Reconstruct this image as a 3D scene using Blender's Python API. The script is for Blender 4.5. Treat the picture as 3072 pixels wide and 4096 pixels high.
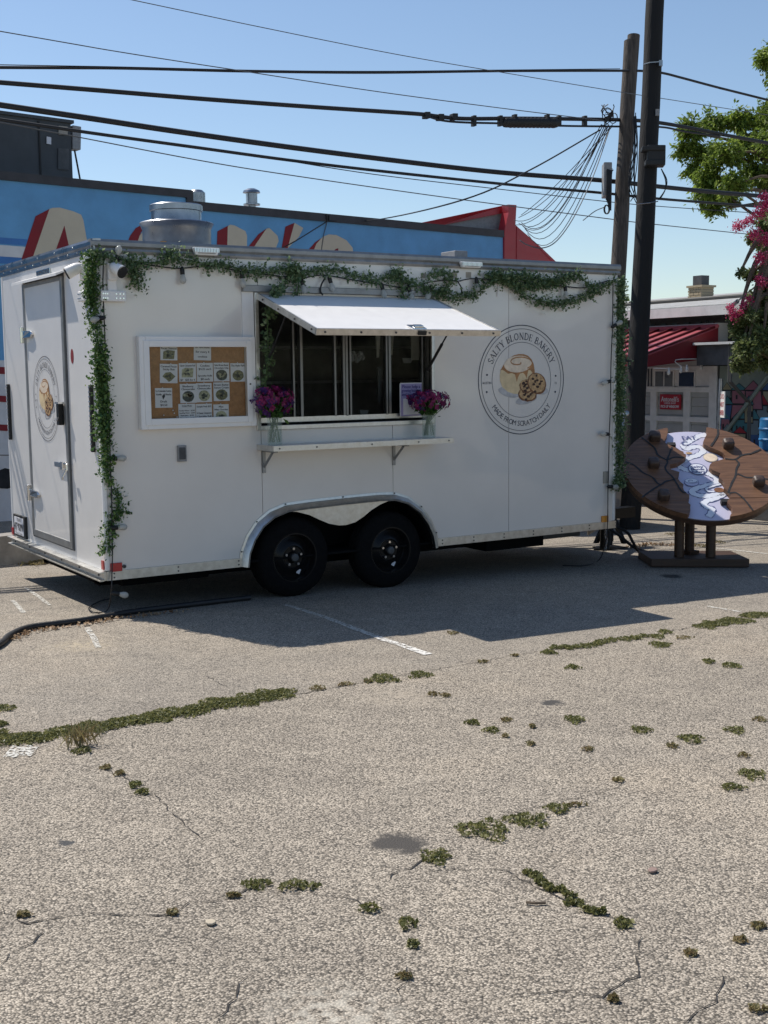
import bpy, bmesh, math, random
import numpy as np
from mathutils import Vector, Matrix
random.seed(7); RNG = np.random.default_rng(7)
for o in list(bpy.data.objects): bpy.data.objects.remove(o)
SC = bpy.context.scene; COL = SC.collection
V = Vector

# ------------------------------------------------------------------ camera
CAM = V((-2.6203, -7.6163, 1.3425)); YAW, PITCH, ROLL, FPX = .5602, -.11535, -.01164, 4839.2
_f = V((math.sin(YAW)*math.cos(PITCH), math.cos(YAW)*math.cos(PITCH), math.sin(PITCH)))
_r = V((math.cos(YAW), -math.sin(YAW), 0)); _u = _r.cross(_f)
CR = math.cos(ROLL)*_r + math.sin(ROLL)*_u; CU = -math.sin(ROLL)*_r + math.cos(ROLL)*_u
cd = bpy.data.cameras.new('camera'); co = bpy.data.objects.new('camera', cd); COL.objects.link(co)
cd.sensor_fit = 'VERTICAL'; cd.sensor_height = 36; cd.lens = FPX/4096*36; cd.clip_start = .05; cd.clip_end = 2000
_m = Matrix((CR, CU, -_f)).transposed().to_4x4(); _m.translation = CAM; co.matrix_world = _m
SC.camera = co

# ------------------------------------------------------------------ sky, sun, exposure
SUN = V((.235, -.666, -1)).normalized()          # direction the light travels
el = math.asin(-SUN.z); az = math.atan2(-SUN.x, -SUN.y)
w = bpy.data.worlds.new('World'); SC.world = w; w.use_nodes = True
nt = w.node_tree; nt.nodes.clear()
sk = nt.nodes.new('ShaderNodeTexSky'); sk.sky_type = 'NISHITA'; sk.sun_disc = False
sk.sun_elevation = el; sk.sun_rotation = az; sk.altitude = 150; sk.air_density = 1.0; sk.dust_density = .35; sk.ozone_density = 2.0
bg = nt.nodes.new('ShaderNodeBackground'); bg.inputs[1].default_value = .127
wo = nt.nodes.new('ShaderNodeOutputWorld')
nt.links.new(sk.outputs[0], bg.inputs[0]); nt.links.new(bg.outputs[0], wo.inputs[0])
sl = bpy.data.lights.new('sun', 'SUN'); sl.energy = 5.0; sl.angle = math.radians(.53); sl.color = (1, .94, .86)
so = bpy.data.objects.new('sun', sl); COL.objects.link(so); so.location = (0, 10, 20)
so.rotation_euler = SUN.to_track_quat('-Z', 'Y').to_euler()
SC.view_settings.view_transform = 'Standard'; SC.view_settings.look = 'None'
SC.view_settings.exposure = 0; SC.view_settings.gamma = 1; SC.view_settings.use_curve_mapping = False

# ------------------------------------------------------------------ measured planes: a point of the photograph -> a place
Q0, QX, QY = -.2296, -.0243, -.0197
def gz(x, y): return Q0 + QX*max(-15, min(20, x)) + QY*max(-15, min(20, y))
def ray(px, py): return (_f + CR*((px-1536)/FPX) - CU*((py-2048)/FPX))
def hit(px, py, p0, n):
    d = ray(px, py); n = V(n); return CAM + d*((V(p0)-CAM).dot(n)/d.dot(n))
def S(px, py, y=0): return hit(px, py, (0, y, 0), (0, 1, 0))
def E(px, py, x=0): return hit(px, py, (x, 0, 0), (1, 0, 0))
def G(px, py, up=0): return hit(px, py, (0, 0, Q0+up), (-QX, -QY, 1))
def D(px, py, depth): return CAM + ray(px, py)*depth
WD = V((math.sin(math.radians(82)), math.cos(math.radians(82)), 0)); WN = V((WD.y, -WD.x, 0))
WB = G(0, 2086)
def W(px, py, off=0): return hit(px, py, WB + WN*off, WN)
FX0 = 10.0
def F(px, py, off=0): return hit(px, py, (FX0-off, 0, 0), (1, 0, 0))

# ------------------------------------------------------------------ materials
MATS = {}
def _new(name):
    m = bpy.data.materials.new(name); m.use_nodes = True; t = m.node_tree; t.nodes.clear()
    o = t.nodes.new('ShaderNodeOutputMaterial'); b = t.nodes.new('ShaderNodeBsdfPrincipled')
    t.links.new(b.outputs[0], o.inputs[0]); return m, t, b, o
def N(t, ty, **kw):
    n = t.nodes.new('ShaderNode'+ty)
    for k, v in kw.items():
        if k.startswith('i_'): n.inputs[k[2:].replace('_', ' ')].default_value = v
        else: setattr(n, k, v)
    return n
def ramp(t, stops):
    n = t.nodes.new('ShaderNodeValToRGB'); e = n.color_ramp.elements
    while len(e) < len(stops): e.new(.5)
    for k, (p, c) in enumerate(stops): e[k].position = p; e[k].color = (*c, 1) if len(c) == 3 else c
    return n
def mixc(t, a, b, f, mode='MIX'):
    n = t.nodes.new('ShaderNodeMix'); n.data_type = 'RGBA'; n.blend_type = mode
    for i, x in ((0, f), (6, a), (7, b)):
        if hasattr(x, 'is_linked') or hasattr(x, 'links'): t.links.new(x, n.inputs[i])
        elif i == 0: n.inputs[0].default_value = x
        else: n.inputs[i].default_value = (*x, 1)
    return n.outputs[2]
def M(name, col, rough=.6, metal=0, var=.08, vs=6, bump=0, bs=60, spec=.5, coat=0, wave=0, ws=1.5, stretch=None, rvar=.1, island=0, isl2=None):
    if name in MATS: return MATS[name]
    m, t, b, o = _new(name); MATS[name] = m
    g = N(t, 'NewGeometry'); src = g.outputs['Position']
    if stretch:
        mp = N(t, 'Mapping'); mp.inputs['Scale'].default_value = stretch; t.links.new(src, mp.inputs[0]); src = mp.outputs[0]
    nz = N(t, 'TexNoise', i_Scale=vs, i_Detail=5, i_Roughness=.6); t.links.new(src, nz.inputs['Vector'])
    d = tuple(c*(1-var*1.6) for c in col); l = tuple(min(1, c*(1+var*1.3)) for c in col)
    rp = ramp(t, [(.3, d), (.7, l)]); t.links.new(nz.outputs[0], rp.inputs[0]); c = rp.outputs[0]
    if island:
        r2 = ramp(t, [(0, tuple(x*(1-island) for x in col)), (.5, col), (1, isl2 or tuple(min(1, x*(1+island)) for x in col))])
        t.links.new(g.outputs['Random Per Island'], r2.inputs[0]); c = mixc(t, c, r2.outputs[0], .75)
    t.links.new(c, b.inputs['Base Color'])
    b.inputs['Metallic'].default_value = metal; b.inputs['Specular IOR Level'].default_value = spec
    b.inputs['Coat Weight'].default_value = coat; b.inputs['Coat Roughness'].default_value = .06
    mr = N(t, 'MapRange'); mr.inputs[3].default_value = max(.02, rough-rvar); mr.inputs[4].default_value = min(1, rough+rvar)
    t.links.new(nz.outputs[0], mr.inputs[0]); t.links.new(mr.outputs[0], b.inputs['Roughness'])
    last = None
    if wave:
        n2 = N(t, 'TexNoise', i_Scale=ws, i_Detail=1); t.links.new(g.outputs['Position'], n2.inputs['Vector'])
        bp = N(t, 'Bump', i_Strength=1, i_Distance=wave); t.links.new(n2.outputs[0], bp.inputs['Height']); last = bp.outputs[0]
    if bump:
        n3 = N(t, 'TexNoise', i_Scale=bs, i_Detail=4); t.links.new(src, n3.inputs['Vector'])
        bp = N(t, 'Bump', i_Strength=bump, i_Distance=.01); t.links.new(n3.outputs[0], bp.inputs['Height'])
        if last: t.links.new(last, bp.inputs['Normal'])
        last = bp.outputs[0]
    if last: t.links.new(last, b.inputs['Normal']); t.links.new(last, b.inputs['Coat Normal'])
    return m
def leafmat(name, c1, c2, c3, trans=.35, rough=.45):
    if name in MATS: return MATS[name]
    m, t, b, o = _new(name); MATS[name] = m
    g = N(t, 'NewGeometry'); r = ramp(t, [(0, c1), (.55, c2), (1, c3)]); t.links.new(g.outputs['Random Per Island'], r.inputs[0])
    t.links.new(r.outputs[0], b.inputs['Base Color']); b.inputs['Roughness'].default_value = rough
    b.inputs['Specular IOR Level'].default_value = .35
    tr = N(t, 'BsdfTranslucent'); t.links.new(r.outputs[0], tr.inputs[0])
    mx = N(t, 'MixShader', i_Fac=trans); t.links.new(b.outputs[0], mx.inputs[1]); t.links.new(tr.outputs[0], mx.inputs[2])
    t.links.new(mx.outputs[0], o.inputs[0]); return m
def glass(name, tint=(1, 1, 1), ior=1.35, rough=.0):
    if name in MATS: return MATS[name]
    m, t, b, o = _new(name); MATS[name] = m
    fr = N(t, 'Fresnel', i_IOR=ior); tp = N(t, 'BsdfTransparent'); tp.inputs[0].default_value = (*tint, 1)
    gl = N(t, 'BsdfGlossy', i_Roughness=rough+.01); mx = N(t, 'MixShader')
    t.links.new(fr.outputs[0], mx.inputs[0]); t.links.new(tp.outputs[0], mx.inputs[1]); t.links.new(gl.outputs[0], mx.inputs[2])
    t.links.new(mx.outputs[0], o.inputs[0]); return m
def asphalt():
    m, t, b, o = _new('asphalt'); g = N(t, 'NewGeometry'); P = g.outputs['Position']
    def stones(scale, lo, mid, hi, top, gap):
        wob = N(t, 'TexNoise', i_Scale=scale*.6, i_Detail=1); t.links.new(P, wob.inputs['Vector'])
        ad = N(t, 'VectorMath', operation='MULTIPLY_ADD'); t.links.new(wob.outputs['Color'], ad.inputs[0])
        ad.inputs[1].default_value = (.6/scale,)*3; t.links.new(P, ad.inputs[2])
        vo = N(t, 'TexVoronoi', feature='F1', i_Scale=scale); t.links.new(ad.outputs[0], vo.inputs['Vector'])
        sp = N(t, 'SeparateColor'); t.links.new(vo.outputs['Color'], sp.inputs[0])
        r = ramp(t, [(.08, lo), (.34, mid), (.7, hi), (1, top)]); t.links.new(sp.outputs[0], r.inputs[0])
        e = N(t, 'MapRange', interpolation_type='SMOOTHSTEP'); t.links.new(vo.outputs['Distance'], e.inputs[0])
        e.inputs[1].default_value = .35; e.inputs[2].default_value = .78; e.inputs[3].default_value = 1; e.inputs[4].default_value = gap
        c = mixc(t, r.outputs[0], e.outputs[0], 1, 'MULTIPLY'); return c, vo.outputs['Distance']
    cN, dN = stones(165, (.17, .155, .132), (.37, .328, .268), (.50, .445, .368), (.67, .60, .50), .30)
    cF, dF = stones(165, (.17, .158, .138), (.33, .298, .25), (.43, .387, .326), (.57, .512, .435), .44)
    # near, coarse and worn slab / far, finer slab: split along the weedy seam
    A, B = G(0, 2985), G(3072, 2462); sd = (B-A).normalized(); sn = V((-sd.y, sd.x, 0))
    dt = N(t, 'VectorMath', operation='DOT_PRODUCT'); t.links.new(P, dt.inputs[0]); dt.inputs[1].default_value = sn
    wn = N(t, 'TexNoise', i_Scale=3, i_Detail=4); t.links.new(P, wn.inputs['Vector'])
    a1 = N(t, 'MapRange'); t.links.new(dt.outputs['Value'], a1.inputs[0]); k = A.dot(sn)
    a1.inputs[1].default_value = k-.06; a1.inputs[2].default_value = k+.1
    c = mixc(t, cN, cF, a1.outputs[0])
    # broad tone: bleached and dusty areas, darker oily ones
    n1 = N(t, 'TexNoise', i_Scale=.42, i_Detail=8, i_Roughness=.68); t.links.new(P, n1.inputs['Vector'])
    r1 = ramp(t, [(.25, (.76, .75, .74)), (.48, (.98, .965, .945)), (.75, (1.18, 1.12, 1.04))]); t.links.new(n1.outputs[0], r1.inputs[0])
    c = mixc(t, c, r1.outputs[0], 1, 'MULTIPLY')
    n2 = N(t, 'TexNoise', i_Scale=5, i_Detail=4); t.links.new(P, n2.inputs['Vector'])
    r2 = ramp(t, [(.3, (.90, .89, .88)), (.7, (1.07, 1.06, 1.04))]); t.links.new(n2.outputs[0], r2.inputs[0])
    c = mixc(t, c, r2.outputs[0], 1, 'MULTIPLY')
    # pale worn patches and oil stains with ragged edges
    wb = N(t, 'TexNoise', i_Scale=9, i_Detail=5, i_Roughness=.7); t.links.new(P, wb.inputs['Vector'])
    PW = N(t, 'VectorMath', operation='MULTIPLY_ADD'); t.links.new(wb.outputs['Color'], PW.inputs[0]); PW.inputs[1].default_value = (.22, .22, 0); t.links.new(P, PW.inputs[2])
    for (px, py, rad, col, n0) in ((1320, 4075, .2, (.52, .48, .40), .4), (1600, 2790, .22, (.42, .36, .28), .4), (330, 2580, .25, (.45, .38, .27), .4), (1590, 3372, .10, (.075, .068, .06), .12), (2685, 2305, .12, (.05, .047, .042), .12), (2215, 2810, .07, (.07, .066, .06), .15), (270, 3375, .035, (.07, .07, .07), .12)):
        q = G(px, py); ds = N(t, 'VectorMath', operation='DISTANCE'); t.links.new(PW.outputs[0], ds.inputs[0]); ds.inputs[1].default_value = q+V((.11, .11, 0))
        su = N(t, 'MapRange'); t.links.new(ds.outputs['Value'], su.inputs[0]); su.inputs[1].default_value = rad; su.inputs[2].default_value = .02 if n0 > .3 else rad*.55
        su.inputs[3].default_value = 0; su.inputs[4].default_value = 1
        ml = N(t, 'Math', operation='MULTIPLY'); t.links.new(su.outputs[0], ml.inputs[0])
        nn = N(t, 'TexNoise', i_Scale=30, i_Detail=3); t.links.new(P, nn.inputs['Vector'])
        mm = N(t, 'MapRange'); t.links.new(nn.outputs[0], mm.inputs[0]); mm.inputs[1].default_value = n0; mm.inputs[2].default_value = n0+.22; t.links.new(mm.outputs[0], ml.inputs[1])
        c = mixc(t, c, col, ml.outputs[0])
    t.links.new(c, b.inputs['Base Color']); b.inputs['Roughness'].default_value = .85; b.inputs['Specular IOR Level'].default_value = .3
    mh = N(t, 'Mix'); t.links.new(a1.outputs[0], mh.inputs[0]); t.links.new(dN, mh.inputs[2]); t.links.new(dF, mh.inputs[3])
    bp = N(t, 'Bump', i_Strength=.6, i_Distance=.004, invert=True); t.links.new(mh.outputs[0], bp.inputs['Height'])
    n4 = N(t, 'TexNoise', i_Scale=2.2, i_Detail=3); t.links.new(P, n4.inputs['Vector'])
    b2 = N(t, 'Bump', i_Strength=.5, i_Distance=.03); t.links.new(n4.outputs[0], b2.inputs['Height']); t.links.new(bp.outputs[0], b2.inputs['Normal'])
    t.links.new(b2.outputs[0], b.inputs['Normal']); return m
def brokenpaint(name, col, keep, sc):
    m, t, b, o = _new(name); g = N(t, 'NewGeometry'); b.inputs['Base Color'].default_value = (*col, 1); b.inputs['Roughness'].default_value = .8
    nz = N(t, 'TexNoise', i_Scale=sc, i_Detail=6, i_Roughness=.7); t.links.new(g.outputs['Position'], nz.inputs['Vector'])
    mr = N(t, 'MapRange'); t.links.new(nz.outputs[0], mr.inputs[0]); mr.inputs[1].default_value = keep; mr.inputs[2].default_value = keep+.06
    tp = N(t, 'BsdfTransparent'); mx = N(t, 'MixShader'); t.links.new(mr.outputs[0], mx.inputs[0])
    t.links.new(tp.outputs[0], mx.inputs[1]); t.links.new(b.outputs[0], mx.inputs[2]); t.links.new(mx.outputs[0], o.inputs[0]); return m

M('white', (.74, .70, .65), .3, var=.025, vs=2, coat=1, wave=.03, ws=1.0, rvar=.03)
M('white_end', (.78, .755, .72), .3, var=.03, vs=3, coat=.4, wave=.006, ws=1.2, rvar=.04)  # same trailer white, the end's sunlight lifted into its colour
M('white_paint', (.83, .815, .79), .4, var=.015, vs=12, rvar=.1)  # white of the fittings, lightened to carry the sun on the hatch top
M('white_matte', (.70, .69, .66), .75, var=.07, vs=8)
M('alu', (.62, .61, .58), .38, 1, var=.1, vs=25, rvar=.12)
M('galv', (.36, .37, .385), .3, 1, var=.16, vs=9, rvar=.12, wave=.004, ws=6)
M('trim', (.30, .30, .295), .45, .6, var=.12, vs=14, rvar=.12)
M('chrome', (.7, .7, .7), .14, 1, var=.05, vs=20, rvar=.06)
M('rubber', (.006, .006, .0065), .9, var=.25, vs=30, bump=.4, bs=90, spec=.15)
M('blackmetal', (.007, .007, .0075), .3, var=.2, vs=20, spec=.25)
M('black', (.014, .014, .014), .6, var=.2, vs=20)
M('dark', (.008, .008, .0085), .9, var=.2, vs=10, spec=.1)
M('seam', (.05, .05, .055), .8)
M('doorseal', (.10, .105, .11), .5, var=.15, vs=10)
M('grey', (.26, .26, .26), .55, var=.1, vs=30)
M('grey_dark', (.075, .077, .08), .6, var=.2, vs=8)
M('red_lens', (.45, .02, .025), .25, coat=.5, var=.1)
M('amber', (.65, .25, .02), .25, coat=.5, var=.1)
M('cork', (.37, .185, .078), .85, var=.14, vs=40, bump=.2, bs=200)
M('paper', (.70, .70, .73), .8, var=.03, vs=20)
M('ink', (.05, .05, .06), .8)
M('inkblue', (.045, .052, .075), .7)
M('photo_green', (.17, .17, .09), .7, var=.5, vs=60)
M('photo_dark', (.06, .075, .065), .7, var=.6, vs=60)
M('photo_pale', (.36, .36, .24), .7, var=.4, vs=60)
M('interior', (.13, .13, .132), .6, var=.3, vs=5)
M('steel_in', (.24, .24, .25), .4, .3, var=.3, vs=6)
M('cloth', (.5, .48, .44), .9, var=.1, vs=12)
M('sheet_purple', (.34, .30, .52), .7, var=.03)
M('ink_purple', (.09, .07, .24), .7)
M('bluewall', (.135, .355, .61), .8, var=.08, vs=2.5, bump=.25, bs=40)
M('bluestripe', (.06, .19, .47), .8, var=.08, vs=4, bump=.2, bs=40)
M('whitewall', (.62, .63, .64), .8, var=.1, vs=2.5, bump=.25, bs=40)
M('cream', (.56, .50, .385), .8, var=.04, vs=4, bump=.1, bs=60)
M('redpaint', (.22, .012, .02), .7, var=.08, vs=4, bump=.1, bs=60)
M('smear_and_shade', (.02, .022, .025), .85, var=.4, vs=9)
M('flashing', (.045, .045, .05), .6, var=.2, vs=6)
M('hvac', (.05, .056, .062), .55, var=.15, vs=3)
M('redmetal', (.36, .016, .025), .4, var=.08, vs=2, coat=.2)
M('redroof_sheen', (.42, .10, .12), .35, var=.06, vs=3)  # dark red sheet with the pinkish sky sheen mixed into its colour
M('concrete', (.30, .28, .25), .9, var=.2, vs=6, bump=.5, bs=30)
M('polewood', (.085, .07, .058), .9, var=.35, vs=5, stretch=(9, 9, .5), bump=.9, bs=7)
M('poleblack', (.0065, .0055, .0048), .8, var=.4, vs=5, stretch=(9, 9, .5), bump=.6, bs=7)
M('cable', (.016, .016, .018), .6, var=.2, vs=10)
M('cable_grey', (.10, .11, .12), .6, var=.2, vs=10)
M('hose', (.016, .016, .017), .5, var=.2, vs=20)
M('siding', (.42, .42, .40), .7, var=.08, vs=3)
M('shinglegrey', (.36, .36, .35), .7, var=.15, vs=6, bump=.2)
M('corrug', (.10, .13, .125), .6, var=.2, vs=4)
M('fasciagrey', (.12, .115, .105), .8, var=.1, vs=4)
M('pane_grey', (.15, .155, .15), .3, var=.15, vs=5)
M('navy', (.012, .022, .05), .3)
M('brick', (.42, .34, .22), .9, var=.15, vs=30, island=.25)
M('signred', (.40, .015, .03), .5, var=.05)
M('barrel', (.03, .19, .42), .35, var=.08, vs=5)
M('bark', (.13, .095, .065), .9, var=.3, vs=10, bump=.6, bs=20)
M('stemgreen', (.07, .13, .03), .6, var=.2, vs=30)
M('crackmat', (.04, .035, .03), .95, var=.4, vs=40)
M('carwhite', (.74, .74, .74), .25, coat=.7, var=.02)
M('tape', (.34, .31, .26), .7, var=.1)
leafmat('eucalyptus', (.075, .13, .06), (.14, .215, .10), (.30, .38, .20), .38, .5)
leafmat('eucalyptus_lit', (.04, .085, .03), (.085, .17, .05), (.24, .35, .10), .35, .45)
leafmat('weed', (.11, .115, .04), (.19, .195, .07), (.32, .30, .125), .42)
leafmat('weed_dry', (.26, .18, .085), (.24, .20, .09), (.3, .27, .13), .3)
leafmat('tree_leaf', (.085, .13, .02), (.17, .25, .04), (.30, .38, .07), .5)
leafmat('myrtle_leaf', (.075, .11, .035), (.15, .19, .065), (.30, .33, .14), .45)
leafmat('myrtle_bloom', (.42, .02, .10), (.60, .05, .16), (.74, .17, .30), .35)
leafmat('magenta', (.13, .006, .06), (.26, .014, .11), (.4, .045, .17), .3)
leafmat('violet', (.03, .008, .07), (.06, .012, .12), (.10, .025, .17), .3)
leafmat('litter', (.22, .12, .06), (.35, .24, .14), (.48, .36, .24), .2, .8)
leafmat('leafgreen', (.03, .07, .015), (.05, .12, .02), (.1, .19, .04), .3)
MATS['bulbglass'] = leafmat('bulbglass', (.7, .7, .66), (.7, .7, .66), (.7, .7, .66), .5, .1)
M('sash', (.2, .2, .195), .4, .85, var=.12, vs=14); M('seamred', (.09, .006, .010), .4); M('awningred', (.16, .010, .016), .5, var=.08)
glass('pane', (.9, .92, .91), 1.12); glass('clear', (.93, .96, .94), 1.4); glass('case_glass', (.96, .97, .96), 1.22)
def vglass():
    m, t, b, o = _new('vaseglass'); MATS['vaseglass'] = m; tp = N(t, 'BsdfTransparent'); tp.inputs[0].default_value = (.95, .97, .95, 1)
    b.inputs['Base Color'].default_value = (.55, .62, .58, 1); b.inputs['Roughness'].default_value = .05; mx = N(t, 'MixShader', i_Fac=.2)
    t.links.new(tp.outputs[0], mx.inputs[1]); t.links.new(b.outputs[0], mx.inputs[2]); t.links.new(mx.outputs[0], o.inputs[0])
vglass()
MATS['asphalt'] = asphalt()
MATS['linepaint'] = brokenpaint('linepaint', (.72, .70, .65), .44, 50)
MATS['linepaint_faint'] = brokenpaint('linepaint_faint', (.60, .58, .52), .46, 60)

# ------------------------------------------------------------------ mesh builder, objects and their tags
WL = {}
class MB:
    def __init__(s): s.v = []; s.f = []
    def add(s, vs, fs):
        k = len(s.v); s.v += [tuple(x) for x in vs]; s.f += [tuple(i+k for i in f) for f in fs]; return s
    def poly(s, pts): return s.add(pts, [tuple(range(len(pts)))])
    def box(s, a, b):
        x0, y0, z0 = [min(a[i], b[i]) for i in range(3)]; x1, y1, z1 = [max(a[i], b[i]) for i in range(3)]
        return s.add([(x0,y0,z0),(x1,y0,z0),(x1,y1,z0),(x0,y1,z0),(x0,y0,z1),(x1,y0,z1),(x1,y1,z1),(x0,y1,z1)],
                     [(0,3,2,1),(4,5,6,7),(0,1,5,4),(1,2,6,5),(2,3,7,6),(3,0,4,7)])
    def obox(s, c, ax, ay, az):
        c, ax, ay, az = V(c), V(ax), V(ay), V(az)
        return s.add([c+ax*i+ay*j+az*k for k in (-1,1) for i, j in ((-1,-1),(1,-1),(1,1),(-1,1))],
                     [(0,3,2,1),(4,5,6,7),(0,1,5,4),(1,2,6,5),(2,3,7,6),(3,0,4,7)])
    def prism(s, pts, vec):
        n = len(pts); vec = V(vec)
        return s.add([V(p) for p in pts]+[V(p)+vec for p in pts],
                     [tuple(range(n))[::-1], tuple(range(n, 2*n))]+[(i, (i+1) % n, n+(i+1) % n, n+i) for i in range(n)])
    def tube(s, pts, r, n=6, caps=True):
        pts = [V(p) for p in pts]; m = len(pts); rs = r if isinstance(r, (list, tuple)) else [r]*m
        vs, fs, last = [], [], None
        for i, p in enumerate(pts):
            d = (pts[min(i+1, m-1)]-pts[max(i-1, 0)]).normalized()
            if last is None: a = d.orthogonal().normalized()
            else: a = (last-d*last.dot(d)); a = a.normalized() if a.length > 1e-6 else d.orthogonal().normalized()
            last = a; b = d.cross(a)
            for k in range(n):
                t = 2*math.pi*k/n; vs.append(p+(a*math.cos(t)+b*math.sin(t))*rs[i])
        for i in range(m-1):
            for k in range(n): fs.append((i*n+k, i*n+(k+1) % n, (i+1)*n+(k+1) % n, (i+1)*n+k))
        if caps: fs += [tuple(range(n))[::-1], tuple(range((m-1)*n, m*n))]
        return s.add(vs, fs)
    def lathe(s, c, ax, prof, n=24, cap=True):
        c, ax = V(c), V(ax).normalized(); a = ax.orthogonal().normalized(); b = ax.cross(a); vs, fs = [], []
        for r, h in prof:
            for k in range(n):
                t = 2*math.pi*k/n; vs.append(c+ax*h+(a*math.cos(t)+b*math.sin(t))*r)
        for i in range(len(prof)-1):
            for k in range(n): fs.append((i*n+k, i*n+(k+1) % n, (i+1)*n+(k+1) % n, (i+1)*n+k))
        if cap: fs += [tuple(range(n))[::-1], tuple(range((len(prof)-1)*n, len(prof)*n))]
        return s.add(vs, fs)
    def ball(s, c, r, n=10, m=6):
        rx, ry, rz = r if isinstance(r, (tuple, list)) else (r, r, r); c = V(c); vs = [c+V((0,0,-rz))]; fs = []
        for i in range(1, m):
            p = -math.pi/2+math.pi*i/m
            for k in range(n):
                t = 2*math.pi*k/n; vs.append(c+V((rx*math.cos(p)*math.cos(t), ry*math.cos(p)*math.sin(t), rz*math.sin(p))))
        vs.append(c+V((0,0,rz)))
        for k in range(n): fs.append((0, 1+(k+1) % n, 1+k))
        for i in range(m-2):
            for k in range(n): fs.append((1+i*n+k, 1+i*n+(k+1) % n, 1+(i+1)*n+(k+1) % n, 1+(i+1)*n+k))
        e = len(vs)-1
        for k in range(n): fs.append((e, 1+(m-2)*n+k, 1+(m-2)*n+(k+1) % n))
        return s.add(vs, fs)
    def mesh(s, name, mat, smooth=0, fix=True):
        me = bpy.data.meshes.new(name)
        arr = np.array([tuple(x) for x in s.v], dtype=float)
        lo, hi = arr.min(0), arr.max(0); c = np.array([(lo[0]+hi[0])/2, (lo[1]+hi[1])/2, lo[2]])
        me.from_pydata((arr-c).tolist(), [], s.f)
        if fix:
            bm = bmesh.new(); bm.from_mesh(me); bmesh.ops.recalc_face_normals(bm, faces=bm.faces); bm.to_mesh(me); bm.free()
        if smooth:
            me.shade_smooth()
            try: me.set_sharp_from_angle(angle=math.radians(smooth))
            except Exception: pass
        me.materials.append(MATS[mat] if isinstance(mat, str) else mat); me.update(); return me, V(c)
    def build(s, name, mat, parent=None, smooth=0, bevel=0, fix=True):
        me, c = s.mesh(name, mat, smooth, fix); return place(name, me, c, parent, bevel)
def place(name, me, loc, parent=None, bevel=0):
    o = bpy.data.objects.new(name, me); COL.objects.link(o); o.location = loc; WL[o] = V(loc)
    if parent is not None:
        o.parent = parent; o.matrix_parent_inverse = Matrix.Translation(-WL[parent])
    if bevel:
        b = o.modifiers.new('bevel', 'BEVEL'); b.width = bevel; b.segments = 2; b.limit_method = 'ANGLE'; b.angle_limit = math.radians(40)
    return o
def root(name, loc, label, cat, group=None):
    o = bpy.data.objects.new(name, None); COL.objects.link(o); o.location = loc; WL[o] = V(loc); o.empty_display_size = .1
    return tag(o, label, cat, group)
def tag(o, label, cat, group=None):
    o['label'] = label; o['category'] = cat
    if group: o['group'] = group
    return o
def stuff(o): o['kind'] = 'stuff'; return o
def struct(o): o['kind'] = 'structure'; return o
def sub(o, label): o['label'] = label; return o
def leaves(centers, size, aspect=1.7, droop=0, jit=.35, upbias=.3, dirs=None):
    """flat kite-shaped folded leaves: arrays -> MB"""
    c = np.asarray(centers, float); n = len(c); s = size*(1+jit*RNG.normal(size=n)).clip(.4, 1.8)
    d = RNG.normal(size=(n, 3)) if dirs is None else np.asarray(dirs)+.45*RNG.normal(size=(n, 3))
    d[:, 2] -= droop; d /= np.linalg.norm(d, axis=1)[:, None]
    u = RNG.normal(size=(n, 3)); u[:, 2] += upbias*3; w_ = np.cross(d, u); w_ /= np.linalg.norm(w_, axis=1)[:, None]+1e-9
    nn = np.cross(w_, d); L = (s*aspect/2)[:, None]; B = (s/2)[:, None]
    v = np.stack([c-d*L, c+w_*B+nn*B*.25-d*L*.15, c+d*L, c-w_*B+nn*B*.25-d*L*.15], 1).reshape(-1, 3)
    f = (np.arange(n)[:, None]*4+np.arange(4)[None]).tolist()
    m = MB(); m.v = v.tolist(); m.f = [tuple(x) for x in f]; return m
def merge(*ms):
    r = MB()
    for m in ms:
        k = len(r.v); r.v += list(m.v); r.f += [tuple(i+k for i in f) for f in m.f]
    return r
def polyline_pts(pts, n, spread):
    """n random points near a polyline, gaussian spread (3-vector or radius)"""
    p = np.array([tuple(x) for x in pts]); seg = np.linalg.norm(np.diff(p, axis=0), axis=1); cum = np.r_[0, np.cumsum(seg)]
    t = RNG.random(n)*cum[-1]; i = np.searchsorted(cum, t)-1; i = i.clip(0, len(seg)-1); f = ((t-cum[i])/seg[i])[:, None]
    return p[i]*(1-f)+p[i+1]*f + RNG.normal(size=(n, 3))*np.asarray(spread)
def smoothline(pts, k=6):
    """Catmull-Rom through points"""
    P = [V(p) for p in pts]; P = [P[0]*2-P[1]]+P+[P[-1]*2-P[-2]]; out = []
    for i in range(1, len(P)-2):
        a, b, c, d = P[i-1:i+3]
        for j in range(k):
            t = j/k; out.append(.5*((2*b)+(c-a)*t+(2*a-5*b+4*c-d)*t*t+(3*b-a-3*c+d)*t**3))
    return out+[P[-2]]
def ribbon(pts, width, nrm, jit=0):
    """flat strip along a polyline lying in the plane with normal nrm"""
    m = MB(); pts = [V(p) for p in pts]; nrm = V(nrm); L = []
    for i, p in enumerate(pts):
        d = pts[min(i+1, len(pts)-1)]-pts[max(i-1, 0)]; s = nrm.cross(d).normalized()
        w_ = (width[i] if isinstance(width, list) else width)/2
        L += [p+s*w_*(1+jit*random.uniform(-1, 1)), p-s*w_*(1+jit*random.uniform(-1, 1))]
    return m.add(L, [(2*i, 2*i+1, 2*i+3, 2*i+2) for i in range(len(pts)-1)])

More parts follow.
